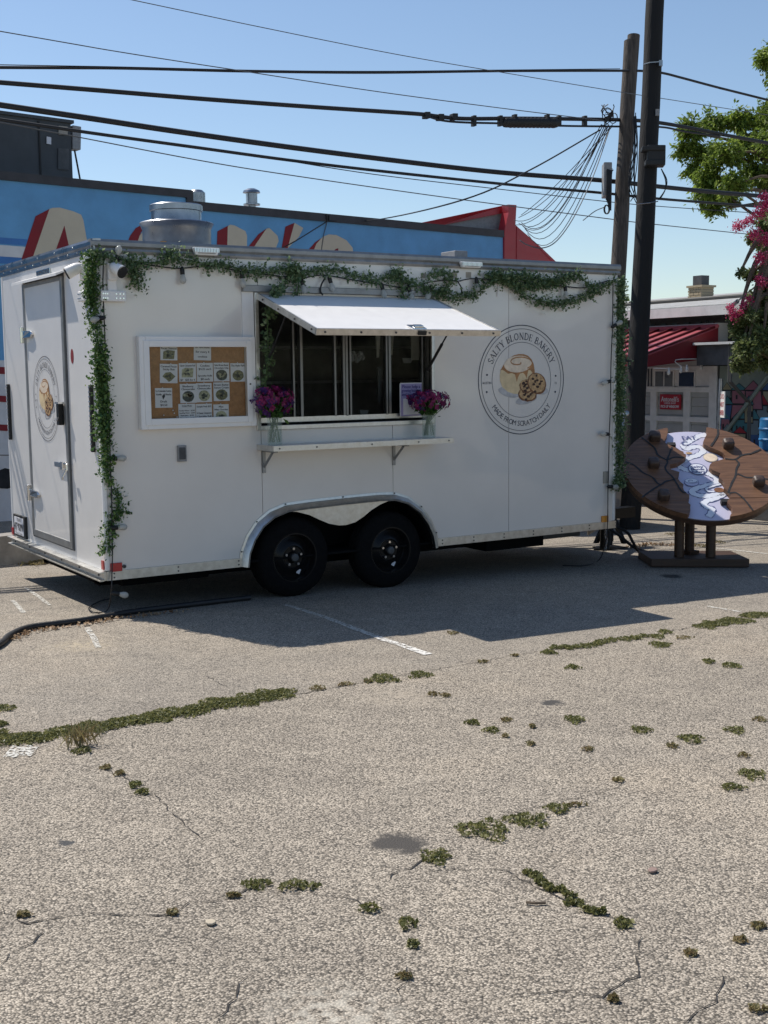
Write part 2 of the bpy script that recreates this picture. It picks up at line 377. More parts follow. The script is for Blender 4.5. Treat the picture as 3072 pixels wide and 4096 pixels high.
# ------------------------------------------------------------------ lettering
TX = {}
def load_text(strings):
    obs = []
    for s in strings:
        cu = bpy.data.curves.new('t', 'FONT'); cu.body = s; cu.size = 1; cu.resolution_u = 2
        ob = bpy.data.objects.new('t', cu); COL.objects.link(ob); obs.append((s, ob, cu))
    dg = bpy.context.evaluated_depsgraph_get()
    for s, ob, cu in obs:
        me = bpy.data.meshes.new_from_object(ob.evaluated_get(dg))
        vs = [v.co.copy() for v in me.vertices]; fs = [tuple(p.vertices) for p in me.polygons]; bpy.data.meshes.remove(me)
        x0 = min(v.x for v in vs); x1 = max(v.x for v in vs); TX[s] = (vs, fs, x0, x1)
    for s, ob, cu in obs: bpy.data.objects.remove(ob); bpy.data.curves.remove(cu)
def txt(mb, s, c, right, up, size, width=None, bold=0, italic=0):
    """centre of the line at c; cap height about .7*size"""
    vs, fs, x0, x1 = TX[s]; c, right, up = V(c), V(right), V(up); k = size; kx = size if width is None else width/(x1-x0)
    nrm = right.cross(up)
    for rep in range(2 if bold else 1):
        o = bold*(rep-.5)
        mb.add([c+right*((v.x-(x0+x1)/2)*kx+o+italic*v.y*k)+up*((v.y-.35)*k)+nrm*(rep*.0004) for v in vs], fs)
SERIF = {
 'A': (.8, [([(0,0),(.38,1)],.06),([(.38,1),(.74,0)],.15),([(.13,.34),(.6,.34)],.05),([(-.08,.02),(.14,.02)],.05),([(.58,.02),(.9,.02)],.05)]),
 'L': (.62, [([(.12,0),(.12,1)],.14),([(-.02,.98),(.28,.98)],.05),([(-.02,.02),(.6,.02)],.06),([(.59,0),(.61,.24)],.05)]),
 'T': (.74, [([(.37,0),(.37,1)],.14),([(0,.97),(.74,.97)],.06),([(.01,.99),(.0,.78)],.05),([(.73,.99),(.74,.78)],.05),([(.22,.02),(.52,.02)],.05)]),
 'Y': (.76, [([(.06,1),(.4,.45)],.15),([(.72,1),(.4,.45)],.06),([(.4,.48),(.4,0)],.14),([(-.06,.98),(.2,.98)],.05),([(.6,.98),(.84,.98)],.05),([(.25,.02),(.55,.02)],.05)]),
 'B': (.68, [([(.12,0),(.12,1)],.14),([(0,.97),(.35,.97),(.52,.88),(.54,.74),(.48,.58),(.34,.53),(.14,.53)],.08),([(.3,.52),(.52,.48),(.63,.36),(.63,.22),(.55,.07),(.36,.03),(0,.03)],.09)]),
 'O': (.9, [([(.45+.37*math.cos(a*math.pi/9), .5+.46*math.sin(a*math.pi/9)) for a in range(19)],.115)]),
 'N': (.86, [([(.12,0),(.12,1)],.06),([(.1,1),(.74,0)],.15),([(.74,0),(.74,1)],.06),([(-.03,.98),(.15,.98)],.05),([(.0,.02),(.25,.02)],.05),([(.6,.98),(.88,.98)],.05)]),
 'D': (.82, [([(.12,0),(.12,1)],.14),([(0,.97),(.35,.97),(.6,.86),(.74,.65),(.75,.4),(.64,.16),(.4,.03),(0,.03)],.1)]),
 'E': (.64, [([(.12,0),(.12,1)],.14),([(0,.97),(.57,.97),(.58,.76)],.055),([(.14,.52),(.46,.52)],.055),([(.46,.62),(.46,.42)],.05),([(0,.03),(.6,.03),(.63,.26)],.055)]),
 'K': (.78, [([(.12,0),(.12,1)],.14),([(0,.98),(.26,.98)],.05),([(0,.02),(.26,.02)],.05),([(.62,.98),(.16,.45)],.06),([(.3,.6),(.72,.02)],.15),([(.5,.98),(.78,.98)],.05),([(.6,.02),(.86,.02)],.05)]),
 'R': (.74, [([(.12,0),(.12,1)],.14),([(0,.97),(.36,.97),(.55,.88),(.58,.73),(.52,.56),(.36,.49),(.14,.49)],.09),([(.34,.5),(.7,.02)],.14),([(0,.02),(.26,.02)],.05),([(.6,.02),(.84,.02)],.05)]),
 'S': (.6, [([(.5,.78),(.48,.93),(.3,.985),(.12,.92),(.07,.77),(.16,.63),(.38,.48),(.51,.34),(.5,.15),(.36,.03),(.18,.03),(.06,.1),(.04,.28)],.105)]),
 ' ': (.42, [])}
def arc_text(mb, text, put, r, a_mid, step_scale, h, serif=True, inside=False, nrm=None):
    """letters round a circle; put(u,v) maps logo units to the surface"""
    ws = [(SERIF[c][0] if serif else ((TX[c][3]-TX[c][2])*1.0+.16 if c != ' ' else .36))*h*step_scale for c in text]
    tot = sum(ws); sgn = -1 if not inside else 1; a = a_mid - sgn*tot/2/r
    for c, w_ in zip(text, ws):
        am = a+sgn*w_/2/r; a += sgn*w_/r
        er = (math.cos(am), math.sin(am)); et = (math.sin(am), -math.cos(am))   # reading direction, clockwise
        if inside: et = (-et[0], -et[1]); er = (-er[0], -er[1]); base = (math.cos(am)*(r+h/2), math.sin(am)*(r+h/2))
        else: base = (math.cos(am)*(r-h/2), math.sin(am)*(r-h/2))
        def loc(x, y): return put(base[0]+et[0]*x+er[0]*y, base[1]+et[1]*x+er[1]*y)
        if serif:
            gw = SERIF[c][0]
            for pl, th in SERIF[c][1]:
                R_ = ribbon([loc((x-gw/2)*h*.92, y*h) for x, y in pl], th*h*put.k, nrm); mb.add(R_.v, R_.f)
        elif c != ' ':
            vs, fs, x0, x1 = TX[c]; k = h/.72
            mb.add([loc((v.x-(x0+x1)/2)*k*.9, v.y*k) for v in vs], fs)
PAPERS = [  # px box on the board (zoomed reading), lines above, picture kind, lines below
 ((640, 1372, 710, 1441), ['Coffee Cake', 'Pecan Oatmeal'], 'photo_green', 'square', []),
 ((774, 1373, 845, 1441), ['$2 discount', 'for every 4', 'cookies'], None, None, []),
 ((638, 1456, 711, 1532), ['Caramel Pecan', 'Sticky Bun'], 'photo_green', 'diamond', []),
 ((715, 1453, 785, 1526), ['Classic Cinnamon Roll'], 'photo_pale', 'rect', ['$7   $25 for 4']),
 ((786, 1452, 853, 1526), ['Cookies', '$4.25 each', '', 'Specialty Rolls', '$8 each'], None, None, []),
 ((854, 1451, 918, 1525), ['Salted Brown Butter', 'Chocolate Chip'], 'photo_dark', 'round', []),
 ((921, 1453, 983, 1526), ['The Hyde Park'], 'photo_green', 'round', []),
 ((719, 1536, 786, 1611), ['Blueberry', 'Cheesecake'], 'photo_dark', 'round', []),
 ((784, 1533, 848, 1608), ['Strawberry', 'Cheesecake'], 'photo_pale', 'round', []),
 ((853, 1530, 919, 1603), ['Brown Butter', 'Sweet Cream'], 'photo_green', 'round', []),
 ((619, 1553, 690, 1630), ['La Colombe Lattes', 'Vanilla      Mocha', '', 'Draft', '$4.50'], None, None, []),
 ((713, 1616, 783, 1687), ['Drink Menu', '', 'Bottled Water - $2.00', 'Sparkling Water - $3.00', 'Apple Juice - $3.00', 'Orange Juice - $3.00', 'Chocolate Milk - $3.00'], None, None, []),
 ((783, 1616, 849, 1687), ['Sample Pack $35', '', '4 Classic Cinnamon', '1 Specialty Roll', 'Two Cookies'], None, None, []),
 ((853, 1618, 916, 1687), ['Mini', 'White Chocolate'], 'photo_pale', 'cluster', []),
]
REVIEW = ['Please help a', 'growing business', 'and leave us a', 'review']
load_text(sorted({s for p in PAPERS for s in p[1]+p[4] if s} | set(REVIEW) | set('MADEFROSCTHILYBUNXGKP') |
   {'AUSTIN', 'TX', "Antonelli's", 'CHEESE SHOP', 'PICK-UP WINDOW', 'DO', 'NOT', 'ENTER', 'TEXAS', 'HJT*82MV', 'HOMESTEADER', 'Salty', 'Blonde', 'Bakery', 'EAT', 'Truck-Trailer'}))

# ================================================================== THE SETTING
m = MB(); xs = [-400, -15, 20, 400]
m.add([(x, y, gz(x, y)) for y in xs for x in xs], [(j*4+i, j*4+i+1, j*4+i+5, j*4+i+4) for j in range(3) for i in range(3)])
ground = struct(m.build('parking_lot', 'asphalt', fix=False))
UPG = V((-QX, -QY, 1)).normalized()
def gline(pxs, w_, mat, name, k=5, up=.004, jit=.25, parent=ground):
    pts = smoothline([G(x, y, up) for x, y in pxs], k)
    return ribbon(pts, w_, UPG, jit).build(name, mat, parent, fix=False)
# painted bay lines, worn
gline([(1140, 2418), (1300, 2468), (1500, 2545)], .05, 'linepaint_faint', 'bay_line')
gline([(1500, 2545), (1600, 2578), (1712, 2617)], .06, 'linepaint', 'bay_line')
gline([(350, 2510), (395, 2590)], .035, 'linepaint_faint', 'bay_line')
gline([(50, 2400), (95, 2450)], .03, 'linepaint_faint', 'bay_line')
gline([(105, 2350), (200, 2420)], .03, 'linepaint_faint', 'bay_line')
gline([(2830, 2424), (2960, 2446)], .04, 'linepaint_faint', 'bay_line')
gline([(30, 3005), (140, 3003)], .15, 'linepaint_faint', 'bay_line')
gline([(2760, 2180), (3072, 2215)], .05, 'linepaint_faint', 'bay_line')
# cracks
def crack(pts, w_=.008):
    P = []; w_ *= .55
    base = [G(x, y, .003) for x, y in pts]
    for a, b in zip(base[:-1], base[1:]):
        n = max(2, int((b-a).length/.03)); s = V((-(b-a).y, (b-a).x, 0)).normalized()
        for i in range(n): P.append(a.lerp(b, i/n)+s*random.gauss(0, .007))
    P.append(base[-1])
    ws = [w_*random.uniform(.2, 1.5) for _ in P]; ws[0] = ws[-1] = .001
    ribbon(P, ws, UPG).build('crack', 'crackmat', ground, fix=False)
for pts, w_ in [([(0, 3635), (110, 3690), (180, 3683), (330, 3650), (520, 3660), (690, 3660), (760, 3615), (900, 3595)], .010),
    ([(900, 3595), (1000, 3545), (1090, 3545)], .008), ([(180, 3720), (90, 3790), (0, 3860)], .008), ([(180, 3683), (200, 3730)], .006),
    ([(1270, 3570), (1420, 3600), (1480, 3640)], .006), ([(1600, 3480), (1690, 3440), (1850, 3385)], .010), ([(1530, 3530), (1600, 3480)], .008),
    ([(2555, 3800), (2545, 3900), (2410, 3980), (2230, 3960), (2060, 3975)], .009), ([(2900, 3900), (2850, 4000), (2760, 4060), (2700, 4096)], .009),
    ([(980, 3900), (945, 3990), (880, 4096)], .008), ([(1620, 3860), (1600, 3980)], .006), ([(620, 3170), (700, 3260), (800, 3350)], .006),
    ([(0, 2985), (400, 2905), (800, 2845), (1200, 2775), (1500, 2720), (1650, 2690)], .012), ([(1650, 2690), (1900, 2650), (2180, 2600), (2450, 2570), (2800, 2500), (3072, 2450)], .008),
    ([(820, 2700), (900, 2745)], .006), ([(2000, 3260), (2300, 3190), (2480, 3150), (2470, 3110)], .006), ([(1680, 3480), (2000, 3470), (2060, 3500)], .006),
    ([(2420, 3660), (2560, 3740), (2555, 3800)], .005), ([(330, 3060), (420, 3080), (500, 3110), (560, 3170)], .006), ([(2060, 3500), (2250, 3600), (2420, 3660)], .008)]:
    crack(pts, w_)
# ================================================================== THE FOOD TRAILER
L, WT, H = 4.476, 2.223, 2.2
TR = root('food_trailer', (L/2, WT/2, gz(L/2, WT/2)), 'white bakery food trailer with open serving window and round logo', 'food trailer')
# wheel arch profile in the side plane (x, z)
ARCH = [(.985, 0), (1.0, .10), (1.045, .20), (1.115, .29), (1.21, .355), (1.33, .392), (1.5, .402), (1.8, .412), (2.1, .418), (2.24, .412), (2.36, .375), (2.47, .30), (2.55, .20), (2.60, .10), (2.62, 0)]
def arch(x):
    for (a, za), (b, zb) in zip(ARCH[:-1], ARCH[1:]):
        if a <= x <= b: return za+(zb-za)*(x-a)/(b-a)
    return 0
WX0, WX1, WZ0, WZ1 = 1.145, 2.585, .975, 1.885       # serving window opening
def lower_panel(x0, x1, z1):
    xs_ = sorted({x0, x1} | {x for x, _ in ARCH if x0 < x < x1} | ({.9851} if x0 < .985 < x1 else set()) | ({2.6201} if x0 < 2.62 < x1 else set()))
    return [(x, max(.062, arch(x))) for x in xs_]+[(x1, z1), (x0, z1)]
def yprism(mb, poly, y0, y1): mb.prism([(x, y0, z) for x, z in poly], (0, y1-y0, 0)); return mb
g = .0022
def panel(polys, name='side_panel'):
    mb = MB()
    for p in polys: yprism(mb, p, 0, .02)
    return mb.build(name, 'white', TR)
panel([lower_panel(.03, 1.151-g, 2.13)])
panel([lower_panel(1.151+g, 2.24-g, WZ0)]); panel([[(1.151+g, WZ1), (2.24-g, WZ1), (2.24-g, 2.13), (1.151+g, 2.13)]])
panel([lower_panel(2.24+g, WX1, WZ0), [(2.24+g, WZ1), (WX1, WZ1), (WX1, 2.13), (2.24+g, 2.13)], lower_panel(WX1, 3.335-g, 2.13)])
panel([[(3.335+g, .062), (L-.03, .062), (L-.03, 2.13), (3.335+g, 2.13)]])
MB().box((.05, .022, .42), (1.13, .03, 2.1)).box((2.6, .022, .42), (L-.05, .03, 2.1)).box((1.1, .022, .42), (2.65, .03, .96)).box((1.1, .022, 1.9), (2.65, .03, 2.1)).build('seam_backing', 'seam', TR)
MB().box((L-.02, .02, .0), (L, WT-.02, 2.18)).build('front_wall', 'white_end', TR)
MB().box((.02, WT-.02, .05), (L-.02, WT, 2.18)).build('rear_wall', 'white', TR)
MB().box((.0, .0, 2.175), (L, WT, 2.192)).build('roof', 'galv', TR)
MB().box((.02, .04, .015), (L-.02, WT-.02, .03)).build('floor', 'dark', TR)
MB().box((.1, .45, -.11), (L-.05, .55, .012)).box((.1, 1.65, -.11), (L-.05, 1.75, .012)).box((.1, .45, -.1), (.2, 1.75, .01)).build('chassis_rail', 'dark', TR)
# end wall with door opening outline
D0, D1, DZ0, DZ1 = .645, 1.60, .135, 2.02
mb = MB()
for y0, y1, z0, z1 in ((.03, D0-.012, .062, 2.13), (D1+.012, WT-.03, .062, 2.13), (D0-.012, D1+.012, .062, DZ0-.012), (D0-.012, D1+.012, DZ1+.03, 2.13)):
    mb.box((0, y0, z0), (.02, y1, z1))
mb.build('end_wall', 'white_end', TR)
MB().box((.021, D0-.05, DZ0-.05), (.03, D1+.05, DZ1+.05)).build('door_jamb', 'doorseal', TR)
dr = MB().box((-.012, D0+.045, DZ0+.05), (.016, D1-.045, DZ1-.03)).build('door', 'white_end', TR)
fr = MB()
fr.box((-.018, D0, DZ0), (.018, D0+.045, DZ1)).box((-.018, D1-.045, DZ0), (.018, D1, DZ1)).box((-.018, D0+.045, DZ0), (.018, D1-.045, DZ0+.05)).box((-.018, D0+.045, DZ1-.03), (.018, D1-.045, DZ1))
fr.build('door_frame', 'trim', dr, bevel=.004)
MB().box((-.01, D0-.012, DZ0-.012), (.012, D0-.001, DZ1)).box((-.01, D1+.001, DZ0-.012), (.012, D1+.012, DZ1)).box((-.01, D0, DZ0-.012), (.012, D1, DZ0-.001)).build('door_gasket', 'doorseal', dr)
MB().prism([(0, D0-.07, DZ1+.035), (-.075, D0-.07, DZ1+.012), (-.075, D0-.07, DZ1-.006), (0, D0-.07, DZ1+.026)], (0, D1-D0+.14, 0)).build('drip_cap', 'white_paint', TR)
for hz in (1.647, .459):
    hb = MB(); hb.box((-.03, D1-.01, hz-.06), (-.001, D1+.035, hz+.06)); hb.tube([(-.034, D1+.005, hz-.06), (-.034, D1+.005, hz+.06)], .012, 8)
    ho = hb.build('hinge', 'chrome', dr, bevel=.003)
    MB().prism([(-.034, D1-.005, hz-.028), (-.04, D1-.12, hz-.026), (-.036, D1-.22, hz-.022), (-.03, D1-.245, hz), (-.036, D1-.22, hz+.024), (-.04, D1-.12, hz+.028), (-.034, D1-.005, hz+.03)], (.018, 0, 0)).build('hinge_strap', 'chrome', dr, bevel=.006)
hd = MB(); hd.box((-.055, .70, 1.0), (-.018, .76, 1.15)); hd.build('door_handle', 'blackmetal', dr, bevel=.006)
MB().box((-.06, .69, 1.148), (-.018, .77, 1.16)).tube([(-.056, .73, 1.04), (-.066, .73, 1.04)], .012, 8).build('handle_plate', 'chrome', dr)
hs = MB().box((-.035, .66, .70), (-.018, .92, .735)).box((-.05, .69, .69), (-.018, .74, .745)); hs.tube([(-.045, .60, .69), (-.045, .60, .735), (-.045, .66, .735)], .008, 6); hs.build('hasp', 'chrome', dr, bevel=.003)
MB().tube([(-.02, .68, .70), (-.05, .685, .64), (-.045, .70, .62)], .006, 5).build('hasp_pin', 'chrome', dr)
# corner trims, top cap, bottom rail
for nm, x0, x1 in (('corner_post', -.004, .03), ('corner_post', L-.03, L+.004)):
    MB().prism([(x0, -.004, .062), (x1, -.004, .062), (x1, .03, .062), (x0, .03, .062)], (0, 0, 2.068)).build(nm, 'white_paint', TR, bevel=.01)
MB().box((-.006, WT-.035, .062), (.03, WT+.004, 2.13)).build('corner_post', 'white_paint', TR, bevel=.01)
cap = MB()
prof = [(0, 2.118), (-.008, 2.118), (-.014, 2.135), (-.010, 2.15), (-.022, 2.165), (-.022, 2.188), (-.012, 2.205), (.05, 2.207), (.05, 2.19), (0, 2.185)]
cap.prism([(-.022, y, z) for y, z in prof], (L+.044, 0, 0)); cap.build('top_cap', 'trim', TR)
cap = MB(); cap.prism([(x, -.018, z+.001) for x, z in [(p[0]*.8, p[1]) for p in prof]], (0, WT+.03, 0)); cap.build('top_cap', 'galv', TR)
rv = MB()
for k in range(9):
    x = .15+k*.52; rv.ball((x, -.012, 2.142), .004, 6, 4)
for k in range(11):
    y = .1+k*.2; rv.ball((-.012, y, 2.142), .005, 6, 4)
    if k % 2: rv.ball((-.016, y+.07, 2.18), .007, 6, 4)
stuff(rv.build('rivets', 'chrome', TR, smooth=60))
MB().box((.0, -.010, 0), (.985, 0.0, .0615)).build('side_rail', 'alu', TR); MB().box((2.62, -.010, 0), (L+.004, 0.0, .0615)).build('side_rail', 'alu', TR)
MB().box((-.016, .0, 0), (0, WT+.004, .0615)).build('end_rail', 'alu', TR)
MB().prism([(-.016, -.001, .0615), (-.05, -.001, .058), (-.05, -.001, .05), (-.016, -.001, .05)], (0, WT, 0)).prism([(-.016, -.001, .008), (-.045, -.001, .004), (-.045, -.001, -.004), (-.016, -.001, -.002)], (0, WT, 0)).build('rail_lip', 'alu', TR)
rv = MB()
for x in [.05+.45*k for k in range(3)]+[2.68+.3*k for k in range(7)]:
    for z in (.018, .045): rv.tube([(x, -.008, z), (x, -.014, z)], .006, 6)
for k in range(6): rv.tube([(-.015, .1+k*.4, .028), (-.022, .1+k*.4, .028)], .008, 6)
stuff(rv.build('rail_screws', 'grey_dark', TR))
# wheel well
ww = MB(); ww.box((.985, .36, -.02), (2.62, .38, .44)); ww.box((.975, .03, 0), (.985, .36, .44)); ww.box((2.62, .03, 0), (2.63, .36, .44))
ww.add([(x, y, z+.004) for x, z in ARCH for y in (.015, .37)], [(2*i, 2*i+1, 2*i+3, 2*i+2) for i in range(len(ARCH)-1)]); ww.build('wheel_well', 'dark', TR, fix=False)
# fender trim following the arch: flange + rolled lip
def offs(k):
    out = []
    for i, (x, z) in enumerate(ARCH):
        a, b = ARCH[max(i-1, 0)], ARCH[min(i+1, len(ARCH)-1)]; d = V((b[0]-a[0], 0, b[1]-a[1])).normalized(); n_ = V((-d.z, 0, d.x)); out.append(V((x, 0, z))+n_*k)
    return out
fl = MB()
rings = [[p+V((0, y, 0)) for p in offs(k)] for k, y in ((.034, -.002), (.034, -.007), (.016, -.010), (.006, -.035), (-.014, -.055), (-.028, -.05), (-.03, -.012), (-.012, .012))]
nR = len(ARCH); fl.add([p for r in rings for p in r], [(a*nR+i, a*nR+i+1, (a+1)*nR+i+1, (a+1)*nR+i) for a in range(len(rings)-1) for i in range(nR-1)])
fl.build('fender_trim', 'alu', TR, smooth=40)
rv = MB()
for p in offs(.026)[1::2]: rv.tube([p+V((0, -.006, 0)), p+V((0, -.014, 0))], .006, 6)
stuff(rv.build('fender_screws', 'grey_dark', TR))
dip = [(1.30, .372)]+[(1.42, .355), (1.52, .325), (1.60, .285), (1.68, .25), (1.76, .232), (1.82, .230), (1.90, .245), (1.97, .28), (2.04, .325), (2.12, .362), (2.20, .385)]+[(2.2, .398), (1.8, .392), (1.3, .376)]
yprism(MB(), dip, -.012, -.004).build('fender_gusset', 'alu', TR)
# wheels
def wheel_meshes():
    R_, w_ = .292, .185; o = V((0, 0, 0)); ax = (0, -1, 0)
    ty = MB().lathe(o, ax, [(.17, -w_/2), (.20, -w_/2-.004), (.255, -w_/2+.002), (.282, -w_/2+.02), (R_, -w_/2+.045), (R_, -.03), (R_-.008, -.026), (R_-.008, -.018), (R_, -.014), (R_, .014), (R_-.008, .018), (R_-.008, .026), (R_, .03), (R_, w_/2-.045), (.282, w_/2-.02), (.255, w_/2-.002), (.20, w_/2+.004), (.17, w_/2)], 40, False)
    rm = MB().lathe(o, ax, [(.172, w_/2-.004), (.178, w_/2+.003), (.17, w_/2+.003), (.163, w_/2-.01), (.158, w_/2-.05), (.15, w_/2-.058), (.12, w_/2-.05), (.10, w_/2-.028), (.085, w_/2-.024), (.078, w_/2-.034), (.045, w_/2-.034), (.04, w_/2-.02), (.034, w_/2-.012), (0.001, w_/2-.012)], 40, False)
    nu = MB()
    for k in range(5):
        t = 2*math.pi*k/5+.3; c = V((.062*math.cos(t), -w_/2+.036, .062*math.sin(t))); nu.tube([c, c+V((0, -.022, 0))], .010, 6)
    cap_ = MB().lathe(o, ax, [(.028, w_/2-.014), (.028, w_/2+.006), (.022, w_/2+.01), (.001, w_/2+.01)], 16, False)
    st = MB().obox((.05, -w_/2+.044, -.11), (.012, 0, -.006), (0, .002, 0), (.008, 0, .016))
    return [('tyre', *ty.mesh('tyre', 'rubber', 35)), ('rim', *rm.mesh('rim', 'blackmetal', 40)), ('lug_nuts', *nu.mesh('lug_nuts', 'chrome')), ('hub_cap', *cap_.mesh('hub_cap', 'grey_dark', 40)), ('wheel_sticker', *st.mesh('wheel_sticker', 'paper'))]
WM = wheel_meshes()
for wx, wz in ((1.41, .01), (2.228, -.005)):
    pos = V((wx, .115, wz)); pos.z = gz(wx, .1)+.288
    t_ = place('tyre_placeholder', None, pos, TR) if False else None
    wo_ = place('wheel', WM[1][1], pos+WM[1][2], TR)
    for nm, me, c in WM:
        if nm != 'rim': place(nm, me, pos+c, wo_)
    MB().tube([pos+V((0, .1, 0)), pos+V((0, 1.0, 0))], .035, 8).build('axle', 'dark', TR)
# serving window: aluminium frame, header, sliding sashes, panes
fm = MB()
for x0, x1, z0, z1 in ((WX0-.03, WX0, WZ0-.028, WZ1+.01), (WX1, WX1+.028, WZ0-.028, WZ1+.01), (WX0, WX1, WZ0-.028, WZ0+.004)):
    fm.box((x0, -.022, z0), (x1, .10, z1))
wf = fm.build('serving_window', 'alu', TR, bevel=.003)
hdz = MB(); hdz.prism([(WX0-.12, -.0, 1.945), (WX0-.12, -.035, 1.938), (WX0-.12, -.035, 1.9), (WX0-.12, -.012, 1.897), (WX0-.12, 0, 1.897)], (WX1-WX0+.15, 0, 0)); hdz.build('window_header', 'trim', TR)
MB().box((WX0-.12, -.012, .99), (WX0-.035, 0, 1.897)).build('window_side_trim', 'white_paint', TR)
MB().box((WX0, .0, WZ0+.004), (WX1, .06, WZ0+.012)).build('sill_track', 'dark', wf)
MB().box((WX0, .055, WZ0+.02), (WX1, .085, WZ0+.055)).build('sash_rail', 'alu', wf); MB().box((WX0, .055, WZ1-.03), (WX1, .085, WZ1)).build('sash_rail', 'alu', wf)
sx = [S(px, 1500, .07).x for px in (1172, 1204, 1337, 1374, 1384, 1399, 1543, 1556, 1687)]
for x, w_ in zip(sx, (.012, .02, .014, .018, .018, .014, .014, .02, .012)):
    MB().box((x-w_/2, .05+random.uniform(0, .01), WZ0+.05), (x+w_/2, .09, WZ1-.02)).build('sash_stile', 'sash', wf)
xr = [WX0]+[sx[1], sx[3], sx[7]]+[WX1]
for a, b in zip(xr[:-1], xr[1:]): MB().box((a+.012, .068, WZ0+.055), (b-.012, .072, WZ1-.03)).build('pane', 'pane', wf)
# dim kitchen inside
MB().box((.3, 1.9, .03), (4.2, 1.92, 2.17)).box((.3, .1, .03), (.32, 1.9, 2.17)).box((4.18, .1, .03), (4.2, 1.9, 2.17)).box((.3, .1, 2.15), (4.2, 1.9, 2.17)).build('kitchen_lining', 'interior', TR)
MB().box((.4, 1.3, .86), (4.1, 1.88, .9)).box((1.2, .1, .93), (2.55, .5, .95)).build('kitchen_counter', 'steel_in', TR)
for z in (1.25, 1.55): MB().box((.7, 1.6, z), (3.9, 1.88, z+.02)).build('kitchen_shelf', 'steel_in', TR)
for x in (1.35, 1.62, 2.05): MB().tube([(x, 1.1, .9), (x, 1.1, 2.1)], .012, 6).build('rack_post', 'steel_in', TR)
def hang(px0, px1, py0, py1, y, mat, name, parent=TR):
    a, b, c, d = S(px0, py0, y), S(px1, py0, y), S(px1-6, py1, y), S(px0+4, py1, y); return MB().prism([a, b, c, d], (0, .012, 0)).build(name, mat, parent)
hang(1645, 1682, 1335, 1440, .35, 'cloth', 'hanging_apron'); hang(1505, 1522, 1335, 1430, .5, 'cloth', 'hanging_apron'); hang(1556, 1576, 1335, 1420, .5, 'cloth', 'hanging_apron')
hang(1612, 1650, 1432, 1452, .6, 'paper', 'paper_stack')
bgm = MB()
for i in range(26): bgm.ball(S(1430+random.uniform(-25, 25), 1428+random.uniform(-16, 16), .45+random.uniform(0, .06)), random.uniform(.012, .022), 6, 4)
bgm.build('foil_bag', 'grey', TR, smooth=30)
hang(1510, 1528, 1470, 1610, .4, 'grey_dark', 'leaning_board')
hang(1440, 1475, 1640, 1660, .3, 'grey', 'napkin_box')
# hatch (lifting serving flap)
hA, hB = V((WX0-.005, -.012, 1.885)), V((WX1+.008, -.012, 1.885)); hv = V((0, -.842, -.275)); hn = V((0, .275, -.842)).normalized()*-1
hn = V((1, 0, 0)).cross(hv).normalized(); hn = hn if hn.z > 0 else -hn
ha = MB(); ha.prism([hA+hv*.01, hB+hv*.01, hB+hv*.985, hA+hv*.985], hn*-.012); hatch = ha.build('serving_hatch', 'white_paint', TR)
he = MB()
hx = V((1, 0, 0))
he.obox((hA+hB)/2+hv*.992-hn*.012, hx*((hB-hA).length/2+.006), hv.normalized()*.007, hn*.021)
for q in (hA, hB): he.obox(q+hv*.5-hn*.012, hx*.006, hv*.49, hn*.0205)
he.build('hatch_edge', 'alu', hatch)
rv = MB()
for k in range(6): c = hA.lerp(hB, .04+k*.184)+hv*1.0-hn*.012; rv.tube([c, c+hv.normalized()*.006], .007, 8)
for k in range(4): c = hA+hv*(.12+k*.27)-hn*.012; rv.tube([c+hx*-.006, c+hx*-.012], .007, 8)
stuff(rv.build('hatch_screws', 'grey_dark', hatch))
c = hA.lerp(hB, .545)+hv*.93; MB().obox(c+hn*.008, hx*.055, hv.normalized()*.045, hn*.006).obox(c+hn*.016+hx*.01, hx*.035, hv.normalized()*.018, hn*.008).build('hatch_latch', 'chrome', hatch, bevel=.004)
MB().obox(hA.lerp(hB, .55)+hv*1.0-hn*.012, hx*.03, hv.normalized()*.012, hn*.014).build('latch_keeper', 'black', hatch)
for q, sgn in ((hA, 1), (hB, -1)):
    a = q+hv*.45+hx*.03*sgn-hn*.03; b = V((q.x+.04*sgn, -.01, 1.35)); mid = a.lerp(b, .5)
    MB().tube([b, mid], .011, 8).tube([mid, a], .006, 8).build('gas_strut', 'black', hatch)
# shelf
sh = MB(); SX0, SX1, SD, SZ = 1.118, S(1812, 1757, -.256).x, .256, .848
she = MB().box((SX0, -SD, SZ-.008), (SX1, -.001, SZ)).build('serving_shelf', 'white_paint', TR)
MB().box((SX0-.003, -SD-.004, SZ-.036), (SX1+.003, -SD, SZ+.001)).box((SX0-.004, -SD, SZ-.036), (SX0, -.002, SZ+.001)).box((SX1, -SD, SZ-.036), (SX1+.004, -.002, SZ+.001)).build('shelf_edge', 'alu', she)
rv = MB()
for x in (1.16, 1.45, 1.9, 2.3, SX1-.04): rv.tube([(x, -SD-.003, SZ-.018), (x, -SD-.008, SZ-.018)], .006, 6)
stuff(rv.build('shelf_screws', 'grey_dark', she))
for x in (1.165, 2.245):
    bk = MB().box((x-.012, -.012, SZ-.2), (x+.012, 0, SZ-.04)).box((x-.012, -.2, SZ-.05), (x+.012, -.01, SZ-.038)); bk.obox((x, -.075, SZ-.105), (.006, 0, 0), (0, -.068, .055), (0, .004, .005)); bk.build('shelf_bracket', 'trim', she)
